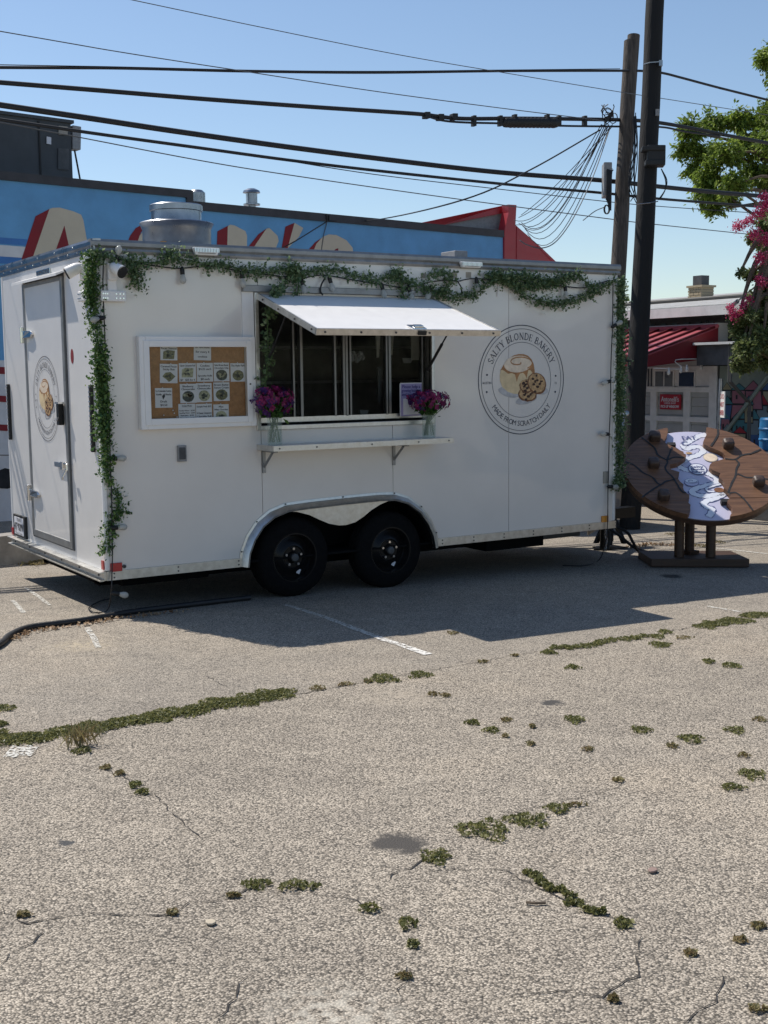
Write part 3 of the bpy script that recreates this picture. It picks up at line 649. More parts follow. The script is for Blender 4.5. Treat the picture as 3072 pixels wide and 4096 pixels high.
# small fittings on the side
def sidebox(px0, py0, px1, py1, d, mat, name, bevel=.003, parent=TR, y=0):
    a, b = S(px0, py0), S(px1, py1); return MB().box((a.x, y-d, a.z), (b.x, y, b.z)).build(name, mat, parent, bevel=bevel)
o_ = sidebox(707, 1782, 743, 1845, .022, 'grey', 'outlet_cover'); sidebox(711, 1790, 738, 1836, .004, 'grey_dark', 'outlet_flap', parent=o_, y=-.022)
sidebox(2412, 1886, 2432, 1932, .012, 'tape', 'socket_plate'); sidebox(2404, 2064, 2430, 2087, .014, 'amber', 'amber_reflector'); sidebox(441, 2253, 487, 2283, .014, 'red_lens', 'red_reflector')
MB().lathe(S(496, 2265)+V((0, .0, 0)), (0, -1, 0), [(.012, 0), (.012, .012), (.006, .013), (.006, .004), (.001, .004)], 14, False).build('round_socket', 'grey_dark', TR)
for a, b, c_, d_ in ((1683, 1092, 1702, 1112), (1806, 1088, 1828, 1112), (1863, 1088, 1884, 1112), (1996, 1080, 2016, 1095)): sidebox(a, b, c_, d_, .002, 'tape', 'tape_patch', bevel=0)
def porch_light(px0, px1, py0, py1):
    a, b = S(px0, py0, -.02), S(px1, py1, -.02); cx = (a.x+b.x)/2; hw = (b.x-a.x)/2; z1, z0 = a.z, b.z
    o = MB().prism([(cx-hw, -.02, z1), (cx+hw, -.02, z1), (cx+hw*.82, -.02, z0), (cx-hw*.82, -.02, z0)], (0, -.035, 0)).build('porch_light', 'white_paint', TR, bevel=.006)
    gr = MB()
    for k in range(16): x = cx-hw*.88+k*hw*1.76/15; gr.box((x-.003, -.062, z1-.03), (x+.003, -.056, z1-.004))
    gr.build('light_grille', 'chrome', o); MB().box((cx-hw*.65, -.06, z0+.01), (cx+hw*.65, -.056, z1-.035)).build('light_lens', 'tape', o)
porch_light(765, 872, 990, 1025); porch_light(1834, 1920, 1047, 1074)
# end wall fittings
def endbox(py_px, d, mat, name, bevel=.003, parent=TR):
    (x0, y0, x1, y1) = py_px; a, b = E(x0, y0), E(x1, y1); return MB().box((-d, a.y, a.z), (0, b.y, b.z)).build(name, mat, parent, bevel=bevel)
pl = MB().box((-.02, 1.795, .075), (-.001, 2.125, .25)).build('number_plate', 'black', TR, bevel=.004)
MB().box((-.023, 1.835, .095), (-.02, 2.085, .232)).build('plate_face', 'paper', pl)
pt = MB(); RY = V((0, -1, 0)); UZ = V((0, 0, 1))
txt(pt, 'TEXAS', (-.0245, 1.96, .214), RY, UZ, .04, .12); txt(pt, 'HJT*82MV', (-.0245, 1.96, .160), RY, UZ, .085, .26, bold=.003); txt(pt, 'Truck-Trailer', (-.0245, 1.96, .107), RY, UZ, .025, .2); pt.build('plate_lettering', 'ink', pl, fix=False)
nb = MB().box((-.008, .92, 2.055), (-.001, 1.25, 2.095)); nbo = nb.build('maker_badge', 'chrome', TR, bevel=.003)
pt = MB(); txt(pt, 'HOMESTEADER', (-.0095, 1.085, 2.075), RY, UZ, .04, .31, bold=.002); pt.build('badge_lettering', 'grey_dark', nbo, fix=False)
for y0 in (2.11, .115):
    tl = MB().box((-.022, y0, .84), (-.001, y0+.035, 1.28)).build('tail_light', 'black', TR, bevel=.003); gl = MB()
    for k in range(14): gl.ball((-.024, y0+.018, .86+k*.031), (.006, .012, .009), 6, 4)
    gl.build('light_cells', 'chrome', tl, smooth=40)
MB().box((-.014, .015, .07), (-.006, .055, .13)).build('red_reflector', 'red_lens', TR); MB().box((-.014, WT-.05, .07), (-.006, WT-.01, .13)).build('red_reflector', 'red_lens', TR)
ov = MB().prism([(-.0, .523+.03*math.cos(t), 1.472+.05*math.sin(t)) for t in [k*math.pi/9 for k in range(18)]], (-.002, 0, 0)).build('oval_sticker', 'redpaint', TR)
# security cameras with lamps
def seccam(base, out, side, aim):
    base, out, side, aim = V(base), V(out), V(side), V(aim).normalized(); up = V((0, 0, 1))
    o = MB().obox(base+out*.02+up*-.02, side*.032, up*.055, out*.02).obox(base+out*.012-up*.11, side*.032, up*.045, out*.012).build('security_camera', 'white_paint', TR, bevel=.008)
    j = base+out*.055+up*.005; MB().tube([base+out*.03, j], .016, 8).build('camera_joint', 'white_paint', o)
    MB().lathe(j+aim*-.01, aim, [(.018, -.02), (.03, 0), (.037, .025), (.041, .085), (.039, .088)], 18).build('camera_body', 'white_paint', o, smooth=40)
    MB().lathe(j+aim*-.01, aim, [(.0395, .086), (.0395, .096), (.03, .098), (.001, .098)], 18).build('camera_lens', 'black', o, smooth=40)
    c = base+out*.02-up*.175; MB().obox(c, side*.085, up*.035, out*.018).build('lamp_bar', 'white_paint', o, bevel=.008)
    ld = MB()
    for k in (-5, -4, -3, 1.2, 3, 4.6):
        for z in (-1, 1): ld.tube([c+side*(k*.014)+up*z*.014+out*.017, c+side*(k*.014)+up*z*.014+out*.022], .006, 8)
    ld.build('lamp_cells', 'chrome', o)
seccam(S(443, 1075), (0, -1, 0), (1, 0, 0), (.42, -.85, -.45)); seccam(E(345, 1075), (-1, 0, 0), (0, 1, 0), (-.9, .35, -.50))
# roof exhaust fan and roof box
fc = hit(708, 960, (0, .75, 0), (0, 1, 0)); fc.z = 2.19
ex = MB().lathe(fc, (0, 0, 1), [(.24, 0), (.245, .01), (.247, .19), (.262, .222), (.268, .232), (.262, .238), (.2, .236), (.183, .24), (.18, .25), (.18, .318), (.19, .322), (.19, .36), (.183, .366), (.15, .368), (.001, .366)], 40).build('roof_exhaust_fan', 'galv', TR, smooth=30)
MB().box(fc+V((-.30, -.2, 0)), fc+V((-.2, -.12, .075))).build('fan_switch', 'alu', ex); MB().box(fc+V((-.2, -.19, 0)), fc+V((-.16, -.17, .085))).build('fan_tag', 'amber', ex)
rb = hit(1822, 1030, (0, .5, 0), (0, 1, 0)); MB().box((rb.x-.075, .4, 2.19), (rb.x+.05, .6, rb.z+.045)).build('roof_vent', 'grey', TR, bevel=.006)
# nose: tongue, coupler, jack, equipment box, added unseen shade box
tg = MB()
for y0 in (.32, 1.9): tg.obox(V((L+.5, (y0+1.11)/2, -.045)), V((.52, (1.11-y0)/2, 0)), V((0, 0, .05)), V((.02, .03, 0)))
tg.box((L+.95, 1.05, -.1), (L+1.25, 1.17, 0)); tg.build('tongue', 'blackmetal', TR)
MB().box((3.3, .25, -.13), (3.9, 1.9, .01)).build('waste_tank', 'dark', TR); MB().box((3.93, .3, -.09), (4.35, 1.2, .01)).build('water_tank', 'grey_dark', TR); MB().box((.25, .4, -.12), (.9, 1.9, .01)).build('water_tank', 'dark', TR)
MB().box((L+.12, .55, .0), (L+.5, 1.65, .42)).build('nose_box', 'grey_dark', TR, bevel=.01)
MB().box((L, .52, .85), (L+.40, 1.45, 1.82)).build('unseen_shade_box', 'grey', TR, bevel=.02)  # box added out of view to cast shade on the cookie sign
jk = V((L+.78, 1.0, 0)); MB().tube([jk+V((0, 0, .35)), jk+V((0, 0, gz(jk.x, jk.y)+.01))], .03, 10).tube([jk+V((0, 0, gz(jk.x, jk.y)+.014)), jk+V((0, 0, gz(jk.x, jk.y)))], .09, 10).tube([jk+V((0, -.02, .33)), jk+V((.0, -.2, .33)), jk+V((0, -.2, .27))], .01, 6).build('tongue_jack', 'blackmetal', TR)
ch = MB(); a0 = V((L+.62, .78, -.06))
for k in range(12):
    c = a0+V((.01*math.sin(k), 0, -.026*k)); q = V((1, 0, 0)) if k % 2 else V((0, 1, 0))
    ch.tube([c+q*.010*math.cos(t)+V((0, 0, .018*math.sin(t))) for t in [i*math.pi/5 for i in range(11)]], .0035, 5, False)
ch.build('safety_chain', 'galv', TR)
for pts in ([(L+.3, .5, -.03), (L+.45, .35, -.1), (L+.5, .3, -.2), (L+.62, .35, -.3), (L+.8, .4, -.34)], [(L+.32, .6, -.03), (L+.5, .5, -.15), (L+.66, .45, -.28), (L+.85, .45, -.345)], [(L+.2, .33, -.02), (L+.22, .3, -.12), (L+.2, .3, -.24)]):
    MB().tube(smoothline(pts, 5), .014, 6).build('trailer_cable', 'cable', TR)
for px, py in ((2430, 2185),):
    b_ = G(2440, 2192); js = MB()
    for dx, dy in ((-.1, -.1), (.1, -.1), (.1, .1), (-.1, .1)): js.obox(b_.lerp(V((b_.x, b_.y, -.02)), .5)+V((dx*.55, dy*.55, 0)), V((.02, 0, 0)), V((0, .02, 0)), V((-dx*.4, -dy*.4, .135)))
    js.box(b_+V((-.12, -.12, 0)), b_+V((.12, .12, .012))); js.tube([V((b_.x, b_.y, -.08)), V((b_.x, b_.y, .01))], .022, 8)
    tag(js.build('jack_stand', 'blackmetal'), 'black steel jack stand under the trailer tongue', 'jack stand')
# ---- logos
def put_on(c, right, up, nrm, R_):
    c, right, up, nrm = V(c), V(right), V(up), V(nrm)
    def put(u, v, lift=0): return c+right*(u*R_)+up*(v*R_)+nrm*(.002+lift)
    put.k = R_; return put
def zz(pts): return [((x-855)/690, (985-y)/910) for x, y in pts]
def logo(c, right, up, nrm, R_, parent):
    put = put_on(c, right, up, nrm, R_); nrm = V(nrm)
    lo = None
    rg = MB()
    for r0, w_ in ((1.0, .016), (.935, .009), (.69, .008)):
        R2 = ribbon([put(r0*math.cos(t), r0*math.sin(t)) for t in [2*math.pi*k/96 for k in range(97)]], w_*R_, nrm); rg.add(R2.v, R2.f)
    lo = rg.build('logo', 'inkblue', parent, fix=False)
    tx = MB(); fin = lambda nm: tx.build(nm, 'inkblue', lo, fix=False); arc_text(tx, 'SALTY BLONDE BAKERY', put, .80, math.pi/2, 1.13, .125, True, False, nrm); fin('logo_name'); tx = MB()
    arc_text(tx, 'MADE FROM SCRATCH DAILY', put, .80, -math.pi/2, 1.0, .10, False, True, nrm); fin('logo_motto'); tx = MB()
    txt(tx, 'AUSTIN', put(-.81, -.045), right, up, .062*R_, .2*R_); fin('logo_city'); tx = MB(); txt(tx, 'TX', put(.81, -.07), right, up, .062*R_, .055*R_); fin('logo_state')
    for u, v in ((-.805, .1), (-.812, -.21), (.81, .065), (.80, -.235)): MB().poly([put(u+.02*math.cos(t), v+.02*math.sin(t)) for t in [k*math.pi/5 for k in range(10)]]).build('logo_dot', 'inkblue', lo, fix=False)
    pass
    def flat(pts, lift, mat, name): return MB().poly([put(u, v, lift) for u, v in pts]).build(name, mat, lo, fix=False)
    def zell(cx, cy, rx, ry, n=26, rot=0, wob=0): return zz([(cx+rx*math.cos(t)*math.cos(rot)-ry*math.sin(t)*math.sin(rot)+random.uniform(-wob, wob), cy+rx*math.cos(t)*math.sin(rot)+ry*math.sin(t)*math.cos(rot)+random.uniform(-wob, wob)) for t in [2*math.pi*k/n for k in range(n)]])
    flat(zell(640, 1190, 170, 75, rot=.35), .0002, 'logo_shade', 'drawn_base'); flat(zell(930, 1320, 180, 70, rot=-.25), .0003, 'logo_shade', 'drawn_base'); flat(zell(1200, 1180, 90, 60), .00035, 'logo_shade', 'drawn_base')
    flat(zz([(500, 900), (515, 820), (560, 730), (640, 630), (720, 575), (800, 553), (880, 555), (950, 580), (1010, 640), (1045, 720), (1065, 830), (1060, 1000), (1000, 1100), (900, 1180), (790, 1220), (720, 1215), (620, 1175), (540, 1100), (505, 1000)]), .0005, 'bun_cream', 'drawn_bun')
    flat(zz([(505, 830), (560, 730), (640, 630), (720, 575), (800, 553), (880, 555), (950, 580), (1010, 640), (1045, 720), (1065, 860), (1030, 880), (1000, 830), (960, 820), (940, 900), (930, 960), (905, 900), (870, 865), (820, 880), (790, 940), (772, 1020), (755, 950), (740, 890), (690, 870), (630, 880), (570, 830), (530, 810)]), .0008, 'bun_caramel', 'drawn_icing')
    flat(zell(790, 720, 225, 140, rot=-.1), .0011, 'bun_icing', 'drawn_icing')
    sw = MB()
    pts = [put(*zz([(800+(25+t*26)*math.cos(t*1.0)*1.15, 690+(14+t*15)*math.sin(t*1.0))])[0], .0014) for t in [k*.25 for k in range(30)]]
    R2 = ribbon(pts, .022*R_, nrm); sw.add(R2.v, R2.f); sw.build('drawn_swirl', 'bun_caramel', lo, fix=False)
    for cx, cy, rx, ry, rot in ((945, 1230, 155, 120, .2), (930, 1090, 120, 110, .6), (1095, 1050, 150, 190, -.35)):
        lf = .0016+.0006*(cy < 1200)+.0006*(cx > 1000)
        flat(zell(cx, cy, rx, ry, rot=rot, wob=5), lf, 'cookie_edge', 'drawn_cookie'); flat(zell(cx-2, cy-10, rx*.88, ry*.87, rot=rot, wob=6), lf+.0002, 'cookie_top', 'drawn_cookie')
        rr = random.Random(5)
        for k in range(9):
            t = rr.uniform(0, 6.3); d = rr.uniform(.2, .75); flat(zell(cx+rx*d*math.cos(t), cy+ry*d*math.sin(t), rr.uniform(18, 30), rr.uniform(16, 26), 7, 0, 5), lf+.0004, 'cookie_chip', 'drawn_chip')
    return lo
M('logo_shade', (.50, .49, .49), .5, var=.2, vs=20); M('bun_cream', (.72, .56, .33), .5, var=.12, vs=14); M('bun_caramel', (.42, .20, .075), .5, var=.2, vs=20)
M('bun_icing', (.80, .66, .50), .5, var=.12, vs=20); M('cookie_edge', (.20, .085, .035), .6, var=.2, vs=30); M('cookie_top', (.52, .33, .16), .6, var=.3, vs=45); M('cookie_chip', (.055, .025, .014), .6)
logo((3.466, 0, 1.266), (1, 0, 0), (0, 0, 1), (0, -1, 0), .43, TR)
logo((-.0125, 1.123, 1.176), (0, -1, 0), (0, 0, 1), (-1, 0, 0), .305, dr)
# ================================================================== THINGS ON THE TRAILER
X3, Z3 = V((1, 0, 0)), V((0, 0, 1)); NY = V((0, -1, 0))
NB = root('notice_board', (.67, -.02, .975), 'white framed glass notice board with pinned menu sheets beside the serving window', 'notice board')
bx0, bx1, bz0, bz1, bd = .258, 1.095, .982, 1.592, .055
fr = MB()
for a, b in (((bx0, -bd, bz0), (bx0+.045, 0, bz1)), ((bx1-.045, -bd, bz0), (bx1, 0, bz1)), ((bx0+.045, -bd, bz0), (bx1-.045, 0, bz0+.045)), ((bx0+.045, -bd, bz1-.045), (bx1-.045, 0, bz1))): fr.box(a, b)
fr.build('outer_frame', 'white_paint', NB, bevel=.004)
fr = MB(); i0 = .028
for a, b in (((bx0+i0, -bd-.008, bz0+i0), (bx0+.068, -.02, bz1-i0)), ((bx1-.068, -bd-.008, bz0+i0), (bx1-i0, -.02, bz1-i0)), ((bx0+.068, -bd-.008, bz0+i0), (bx1-.068, -.02, bz0+.07)), ((bx0+.068, -bd-.008, bz1-.07), (bx1-.068, -.02, bz1-i0))): fr.box(a, b)
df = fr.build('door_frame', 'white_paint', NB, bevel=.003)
MB().tube([(bx1-.048, -bd-.006, 1.27), (bx1-.048, -bd-.012, 1.27)], .006, 8).build('lock', 'black', df)
MB().box((bx0+.05, -.016, bz0+.05), (bx1-.05, -.012, bz1-.05)).build('cork_panel', 'cork', NB)
MB().box((bx0+.06, -bd, bz0+.06), (bx1-.06, -bd+.003, bz1-.06)).build('glass_door', 'case_glass', NB)
def board_pt(px, py, y): return S(px, py, y)
for k, ((a, b, c, d), above, pic, kind, below) in enumerate(PAPERS):
    y = -.019-.0004*(k % 3); tl, br = S(a, b, y), S(c, d, y); wd, ht = br.x-tl.x, tl.z-br.z; cx, cz = (tl.x+br.x)/2, (tl.z+br.z)/2
    rot = {0: -.02, 1: -.03, 2: -.03, 10: -.01}.get(k, .0); R1 = V((math.cos(rot), 0, math.sin(rot))); U1 = V((-math.sin(rot), 0, math.cos(rot))); c0 = V((cx, y, cz))
    pp = MB().obox(c0, R1*wd/2, NY*.0006, U1*ht/2).build('menu_sheet', 'paper', NB)
    ink = MB(); n = len(above); hasp = pic is not None
    for i, s_ in enumerate(above):
        if not s_: continue
        size = (.019 if hasp else min(.021, .8*ht/max(n, 4)))*(1 if len(s_) < 14 else .85)
        vv = ht/2-.016-i*.019 if hasp else ht/2-ht*(i+.8)/(n+.6)
        x0, x1 = TX[s_][2:]; wv = min(wd*.9, (x1-x0)*size*1.05); off = R1*(0.0)
        txt(ink, s_, c0+U1*vv+NY*.0012+off, R1, U1, size, wv, bold=.0012)
    for s_ in below: txt(ink, s_, c0+U1*(-ht/2+.012)+NY*.0012, R1, U1, .02, wd*.86, bold=.001)
    if k == 11: txt_w = wd*.55; ink.obox(c0+U1*(ht/2-ht*1.05/7.6-.004)+NY*.0012, R1*txt_w/2, NY*.0003, U1*.0008)
    if k == 10: ink.prism([c0+R1*(-.012)+U1*.012+NY*.001, c0+R1*.006+U1*.03+NY*.001, c0+R1*.01+U1*.01+NY*.001, c0+R1*-.004+U1*-.012+NY*.001], NY*.0003)
    if ink.v: ink.build('sheet_lettering', 'ink', pp, fix=False)
    if pic:
        cz_ = -ht*.16 if not below else 0.0; pm = []
        if kind in ('round', 'cluster'):
            for t in [2*math.pi*i/18 for i in range(18)]: pm.append((wd*.37*math.cos(t)*(1+random.uniform(-.05, .05)), cz_+ht*.29*math.sin(t)))
        elif kind == 'diamond': pm = [(-wd*.36, cz_), (-wd*.2, cz_+ht*.2), (wd*.1, cz_+ht*.24), (wd*.38, cz_+ht*.02), (wd*.15, cz_-ht*.2), (0, cz_-ht*.28), (-wd*.12, cz_-ht*.16)]
        else: pm = [(-wd*.36, cz_-ht*.27), (-wd*.33, cz_+ht*.16), (-wd*.1, cz_+ht*.26), (wd*.36, cz_+ht*.22), (wd*.3, cz_-ht*.27)]
        MB().poly([c0+R1*u+U1*v+NY*.0012 for u, v in pm]).build('sheet_picture', pic, pp, fix=False)
        dk = MB()
        for i in range(7):
            t = random.uniform(0, 6.3); r_ = random.uniform(.1, .75); u, v = wd*.33*r_*math.cos(t), cz_+ht*.24*r_*math.sin(t); w_ = random.uniform(.004, .011)
            dk.poly([c0+R1*(u+w_*math.cos(q)*1.4)+U1*(v+w_*math.sin(q))+NY*.0017 for q in [j*math.pi/3 for j in range(6)]])
        dk.build('picture_detail', 'photo_dark' if pic != 'photo_dark' else 'photo_pale', pp, fix=False)
    MB().ball(c0+U1*(ht/2+.002)+R1*random.uniform(-.01, .02)+NY*.004, .0045, 6, 4).build('push_pin', 'paper', pp)
for px, py in ((692, 1641), (697, 1653), (655, 1661), (708, 1668)): MB().ball(S(px, py, -.02), .005, 6, 4).build('push_pin', 'paper', NB)

# ---- string lights: one cord with sockets and bulbs
def string_light(path, lamps, label, y=-.028):
    pts = [p if isinstance(p, Vector) else S(p[0], p[1], y) for p in path]; t = root('string_lights', pts[0], label, 'string lights')
    MB().tube(smoothline(pts, 5), .0045, 5).build('cord', 'cable', t, smooth=60)
    for (px, py, dx, dz, yy) in lamps:
        c = S(px, py, yy); d = V((dx, -.15, dz)).normalized()
        so_ = MB().lathe(c, d, [(.006, -.01), (.013, 0), (.015, .01), (.015, .042), (.013, .045)], 10).build('lamp_socket', 'black', t, smooth=40)
        MB().lathe(c, d, [(.011, .044), (.014, .052), (.021, .072), (.022, .085), (.016, .10), (.004, .107)], 12).build('bulb', 'bulbglass', so_, smooth=60)
        MB().tube([c+d*.045, c+d*.08], .003, 5).build('filament_stem', 'tape', so_)
string_light([(470, 1035), (530, 1048), (640, 1066), (725, 1073), (840, 1063), (960, 1085), (1080, 1100), (1200, 1112), (1290, 1100), (1400, 1118), (1530, 1138), (1625, 1150), (1720, 1128), (1800, 1120), (1830, 1125), (1880, 1115), (1950, 1117), (2080, 1130), (2255, 1145), (2340, 1150), (2440, 1120)],
    [(728, 1072, 0, -1, -.03), (967, 1088, 0, -1, -.03), (1204, 1115, .2, -1, -.03), (1316, 1108, .25, -1, -.03), (1525, 1135, .2, -1, -.03), (1632, 1145, .3, -1, -.03), (1722, 1148, -.3, -.6, -.03), (1905, 1112, 0, -1, -.03), (2260, 1143, 0, -1, -.03), (465, 1048, .2, 1, -.04)],
    'black cord of clear bulbs strung along the top of the trailer')
cpts = [(414, 1040), (412, 1150), (418, 1300), (422, 1420), (430, 1560), (438, 1700), (441, 1850), (446, 1960), (448, 2080), (450, 2200)]
lowp = [S(448, 2290, -.03), S(445, 2365, -.05), G(430, 2440, .01), G(380, 2450, .01), G(355, 2432, .01), G(400, 2405, .01), G(440, 2395, .02)]
string_light(cpts+lowp, [(417, 1270, -.5, -.1, -.03), (440, 1835, 1, 0, -.03), (444, 2112, 1, .02, -.03), (450, 2372, 1, -.25, -.05)], 'black cord of clear bulbs hanging down the left corner of the trailer')
string_light([(2452, 1125), (2450, 1300), (2444, 1450), (2442, 1620), (2437, 1740), (2434, 1900), (2432, 1950), (2430, 2100), (2420, 2180)]+[G(2395, 2240, .01), G(2340, 2262, .01), G(2250, 2262, .01)],
    [(2448, 1308, .6, .3, -.03), (2442, 1524, -1, -.2, -.03), (2436, 1737, -1, .1, -.03), (2432, 1946, 1, -.1, -.03)], 'black cord of clear bulbs hanging down the right corner of the trailer')
MB().tube(smoothline([S(1300, 1112, -.03), S(1285, 1140, -.04), S(1282, 1165, -.045), S(1291, 1180, -.04)], 5), .006, 6).build('loose_cable', 'cable', TR)
MB().tube(smoothline([S(1830, 1125, -.03), S(1845, 1150, -.035), S(1846, 1172, -.03)], 5), .005, 6).build('loose_cable', 'cable', TR)
MB().obox(S(1993, 1160, -.006), V((.006, 0, 0)), V((0, .002, 0)), V((.006, 0, .05))).build('cable_clip', 'white_paint', TR)

# ---- garlands of artificial eucalyptus
def garland(paths, label, dens, size, spread, mat, y=-.04, side=None, tips=()):
    pl = [[p if isinstance(p, Vector) else S(p[0], p[1], y) for p in P] for P in paths]; base = min((p for P in pl for p in P), key=lambda v: v.z)
    t = root('leaf_garland', base, label, 'garland', 'leaf garlands on the trailer'); st = MB(); ms = []
    for P in pl:
        P = smoothline(P, 4); st.tube(P, .004, 5); ln = sum((b-a).length for a, b in zip(P[:-1], P[1:])); n = int(ln*dens)
        c = polyline_pts(P, n, spread); c[:, 1] = np.minimum(c[:, 1], -.008) if side is None else c[:, 1]; ms.append(leaves(c, size, 1.45, .3))
        # little side sprigs
        for _ in range(int(ln*34)):
            q = V(polyline_pts(P, 1, (.01,)*3)[0]); d = V((random.gauss(0, 1), -abs(random.gauss(.2, .4)), random.gauss(-.5, .8))).normalized(); ll = random.uniform(.035, .085); e = q+d*ll
            if side is None and e.y > -.006: e.y = -.01
            st.tube([q, e], .0015, 3, False); cc = np.array([tuple(q.lerp(e, k/7)) for k in range(1, 8) for _ in (0, 1)])+RNG.normal(size=(14, 3))*.006; ms.append(leaves(cc, size*.9, 1.3, .1))
    for (px, py) in tips:
        q = S(px, py, y-.03); ms.append(leaves(np.array(tuple(q))+RNG.normal(size=(14, 3))*.022, size*.9, 1.3))
    st.build('stem', 'stemgreen', t, fix=False); stuff(merge(*ms).build('foliage', mat, t, fix=False)); return t
garland([[(385, 1010), (414, 1029), (458, 1029), (530, 1043), (613, 1052), (667, 1035), (704, 1036), (758, 1043), (830, 1058), (902, 1058), (960, 1076), (1012, 1083), (1085, 1090), (1164, 1068), (1200, 1079), (1265, 1087), (1356, 1079), (1428, 1105), (1519, 1119), (1560, 1100), (1590, 1088), (1639, 1125), (1681, 1143)],
         [(528, 1050), (545, 1100), (556, 1165)], [(525, 1070), (548, 1110), (555, 1140)], [(1164, 1068), (1150, 1120), (1130, 1150), (1100, 1175)], [(1190, 1080), (1195, 1140), (1190, 1180)], [(1590, 1090), (1605, 1150), (1622, 1205)], [(667, 1035), (690, 1012), (700, 1005)], [(1150, 1060), (1180, 1090), (1210, 1100)]],
        'green eucalyptus garland along the trailer roof edge over the notice board and hatch', 820, .0145, (.030, .018, .024), 'eucalyptus', tips=((675, 1000), (705, 1003), (1163, 1035), (1592, 1078), (1600, 1085), (510, 1020)))
garland([[(1681, 1143), (1741, 1167), (1789, 1188), (1862, 1185), (1922, 1155), (1958, 1125), (1990, 1105), (2043, 1131), (2103, 1179), (2163, 1203), (2254, 1212), (2314, 1197), (2374, 1167), (2430, 1140), (2466, 1119)],
         [(1940, 1100), (2012, 1107), (2103, 1100), (2193, 1125), (2302, 1098), (2344, 1131), (2380, 1150)], [(1711, 1107), (1759, 1088), (1807, 1113), (1780, 1150), (1760, 1170)], [(2050, 1105), (2120, 1130), (2200, 1140), (2280, 1120)], [(1990, 1110), (2060, 1140), (2140, 1150)]],
        'green eucalyptus garland looping over the logo at the right of the roof edge', 820, .0145, (.030, .018, .024), 'eucalyptus', tips=((1790, 1080), (2000, 1090), (2030, 1100), (2300, 1085), (2320, 1090), (2190, 1095), (2260, 1100)))
lc = [V((-.025, -.02, S(380, y_).z)) for y_ in (1005, 1100, 1200, 1300)]+[V((x_, -.035, S(400, y_).z)) for x_, y_ in ((-.0, 1400), (.01, 1520), (.02, 1640), (.012, 1760), (.012, 1850), (.015, 1930))]
garland([lc, [V((.0, -.03, z)) for z in (1.5, 1.2, .95)], [S(455, 1945), S(470, 2000), S(478, 2050), S(455, 2070)], [S(455, 2050), S(440, 2110), S(428, 2160), S(418, 2215)], [V((-.03, -.0, z)) for z in (2.08, 1.8)]],
        'bright green eucalyptus garland running down the sunlit left corner', 1800, .0145, (.027, .024, .02), 'eucalyptus_lit', y=-.035, side=1)
rc = [V((L+.03, -.01, S(2470, y_).z)) for y_ in (1115, 1250, 1400, 1550, 1700, 1800, 1880, 1940)]
garland([rc, [V((L+.03, .02, z)) for z in (2.0, 1.5, 1.0)], [V((L+.02, 0, .45)), V((L+.0, -.03, .4)), V((L-.01, -.03, .33))]], 'dark green eucalyptus garland running down the right corner', 1900, .0155, (.030, .03, .02), 'eucalyptus', side=1)
garland([[(1110, 1150), (1090, 1185), (1078, 1220), (1070, 1300), (1072, 1400), (1065, 1500), (1060, 1560)]], 'thin eucalyptus strand hanging in the left of the serving window', 330, .019, (.020, .018, .015), 'eucalyptus', y=-.075, tips=((1110, 1160), (1100, 1175), (1115, 1150)))

# ---- flower vases on the shelf
def vase(bx, by, hgt, fx, fz, seed, label):
    c = V((bx, by, SZ+.001)); t = root('flower_vase', c, label, 'flower vase', 'vases of flowers on the shelf'); rr = np.random.default_rng(seed)
    MB().lathe(c, Z3, [(.001, .002), (.046, .0), (.05, .006), (.051, .03), (.051, hgt-.02), (.05, hgt)], 28, False).build('vase', 'vaseglass', t, smooth=40)
    MB().lathe(c, Z3, [(.001, .0145), (.0465, .0145), (.0465, hgt*.55), (.001, hgt*.55)], 24, False).build('water', 'vaseglass', t, smooth=40)
    st = MB(); heads = []
    for k in range(15):
        a = rr.uniform(0, 6.28); b0 = c+V((.036*math.cos(a), .036*math.sin(a), .02)); mid = c+V((.01*rr.normal(), .01*rr.normal(), hgt*.8)); e = c+V((-.15*fx*math.cos(a)*rr.uniform(.3, 1), -.10*math.sin(a), hgt+.07+rr.uniform(0, .11)*fz)); st.tube(smoothline([b0, mid, e], 4), .0026, 4); heads.append(e)
    st.build('stems', 'stemgreen', t, fix=False)
    gc = np.array(tuple(c+V((0, 0, hgt+.045))))+rr.normal(size=(170, 3))*(.05, .035, .022); stuff(leaves(gc, .022, 1.8).build('flower_leaves', 'leafgreen', t, fix=False))
    for mat, n in (('magenta', 120), ('violet', 65)):
        ms = []
        for k in range(n):
            u, v, w_ = rr.normal(size=3); r_ = (u*u+v*v+w_*w_)**.5; s_ = rr.uniform(.7, 1.05); p = c+V((u/r_*.158*fx*s_, v/r_*.11*s_, hgt+.075+fz*(w_/r_*.105*s_+.035)))
            if w_ < -.2 and abs(u) < .5: continue
            nrm = V((u, v-.5, w_)).normalized(); a1 = nrm.orthogonal().normalized(); b1 = nrm.cross(a1); mm = MB()
            for j in range(4):
                q = j*math.pi/2+u; d = (a1*math.cos(q)+b1*math.sin(q)); e_ = nrm.cross(d); z_ = rr.uniform(.013, .019); mm.add([p, p+d*z_*.8+e_*z_*.6+nrm*.003, p+d*z_*1.4+nrm*.006, p+d*z_*.8-e_*z_*.6+nrm*.003], [(0, 1, 2, 3)])
            ms.append(mm)
        stuff(merge(*ms).build('blooms', mat, t, fix=False))
    return t
v1 = S(1100, 1778, -.13); v2 = S(1716, 1752, -.13)
vase(v1.x, max(v1.y, -.19), .19, 1.0, 1.0, 3, 'glass vase of magenta flowers at the left end of the serving shelf')
vase(v2.x, max(v2.y, -.15), .17, 1.15, .8, 8, 'glass vase of dark magenta flowers in front of the purple review card')
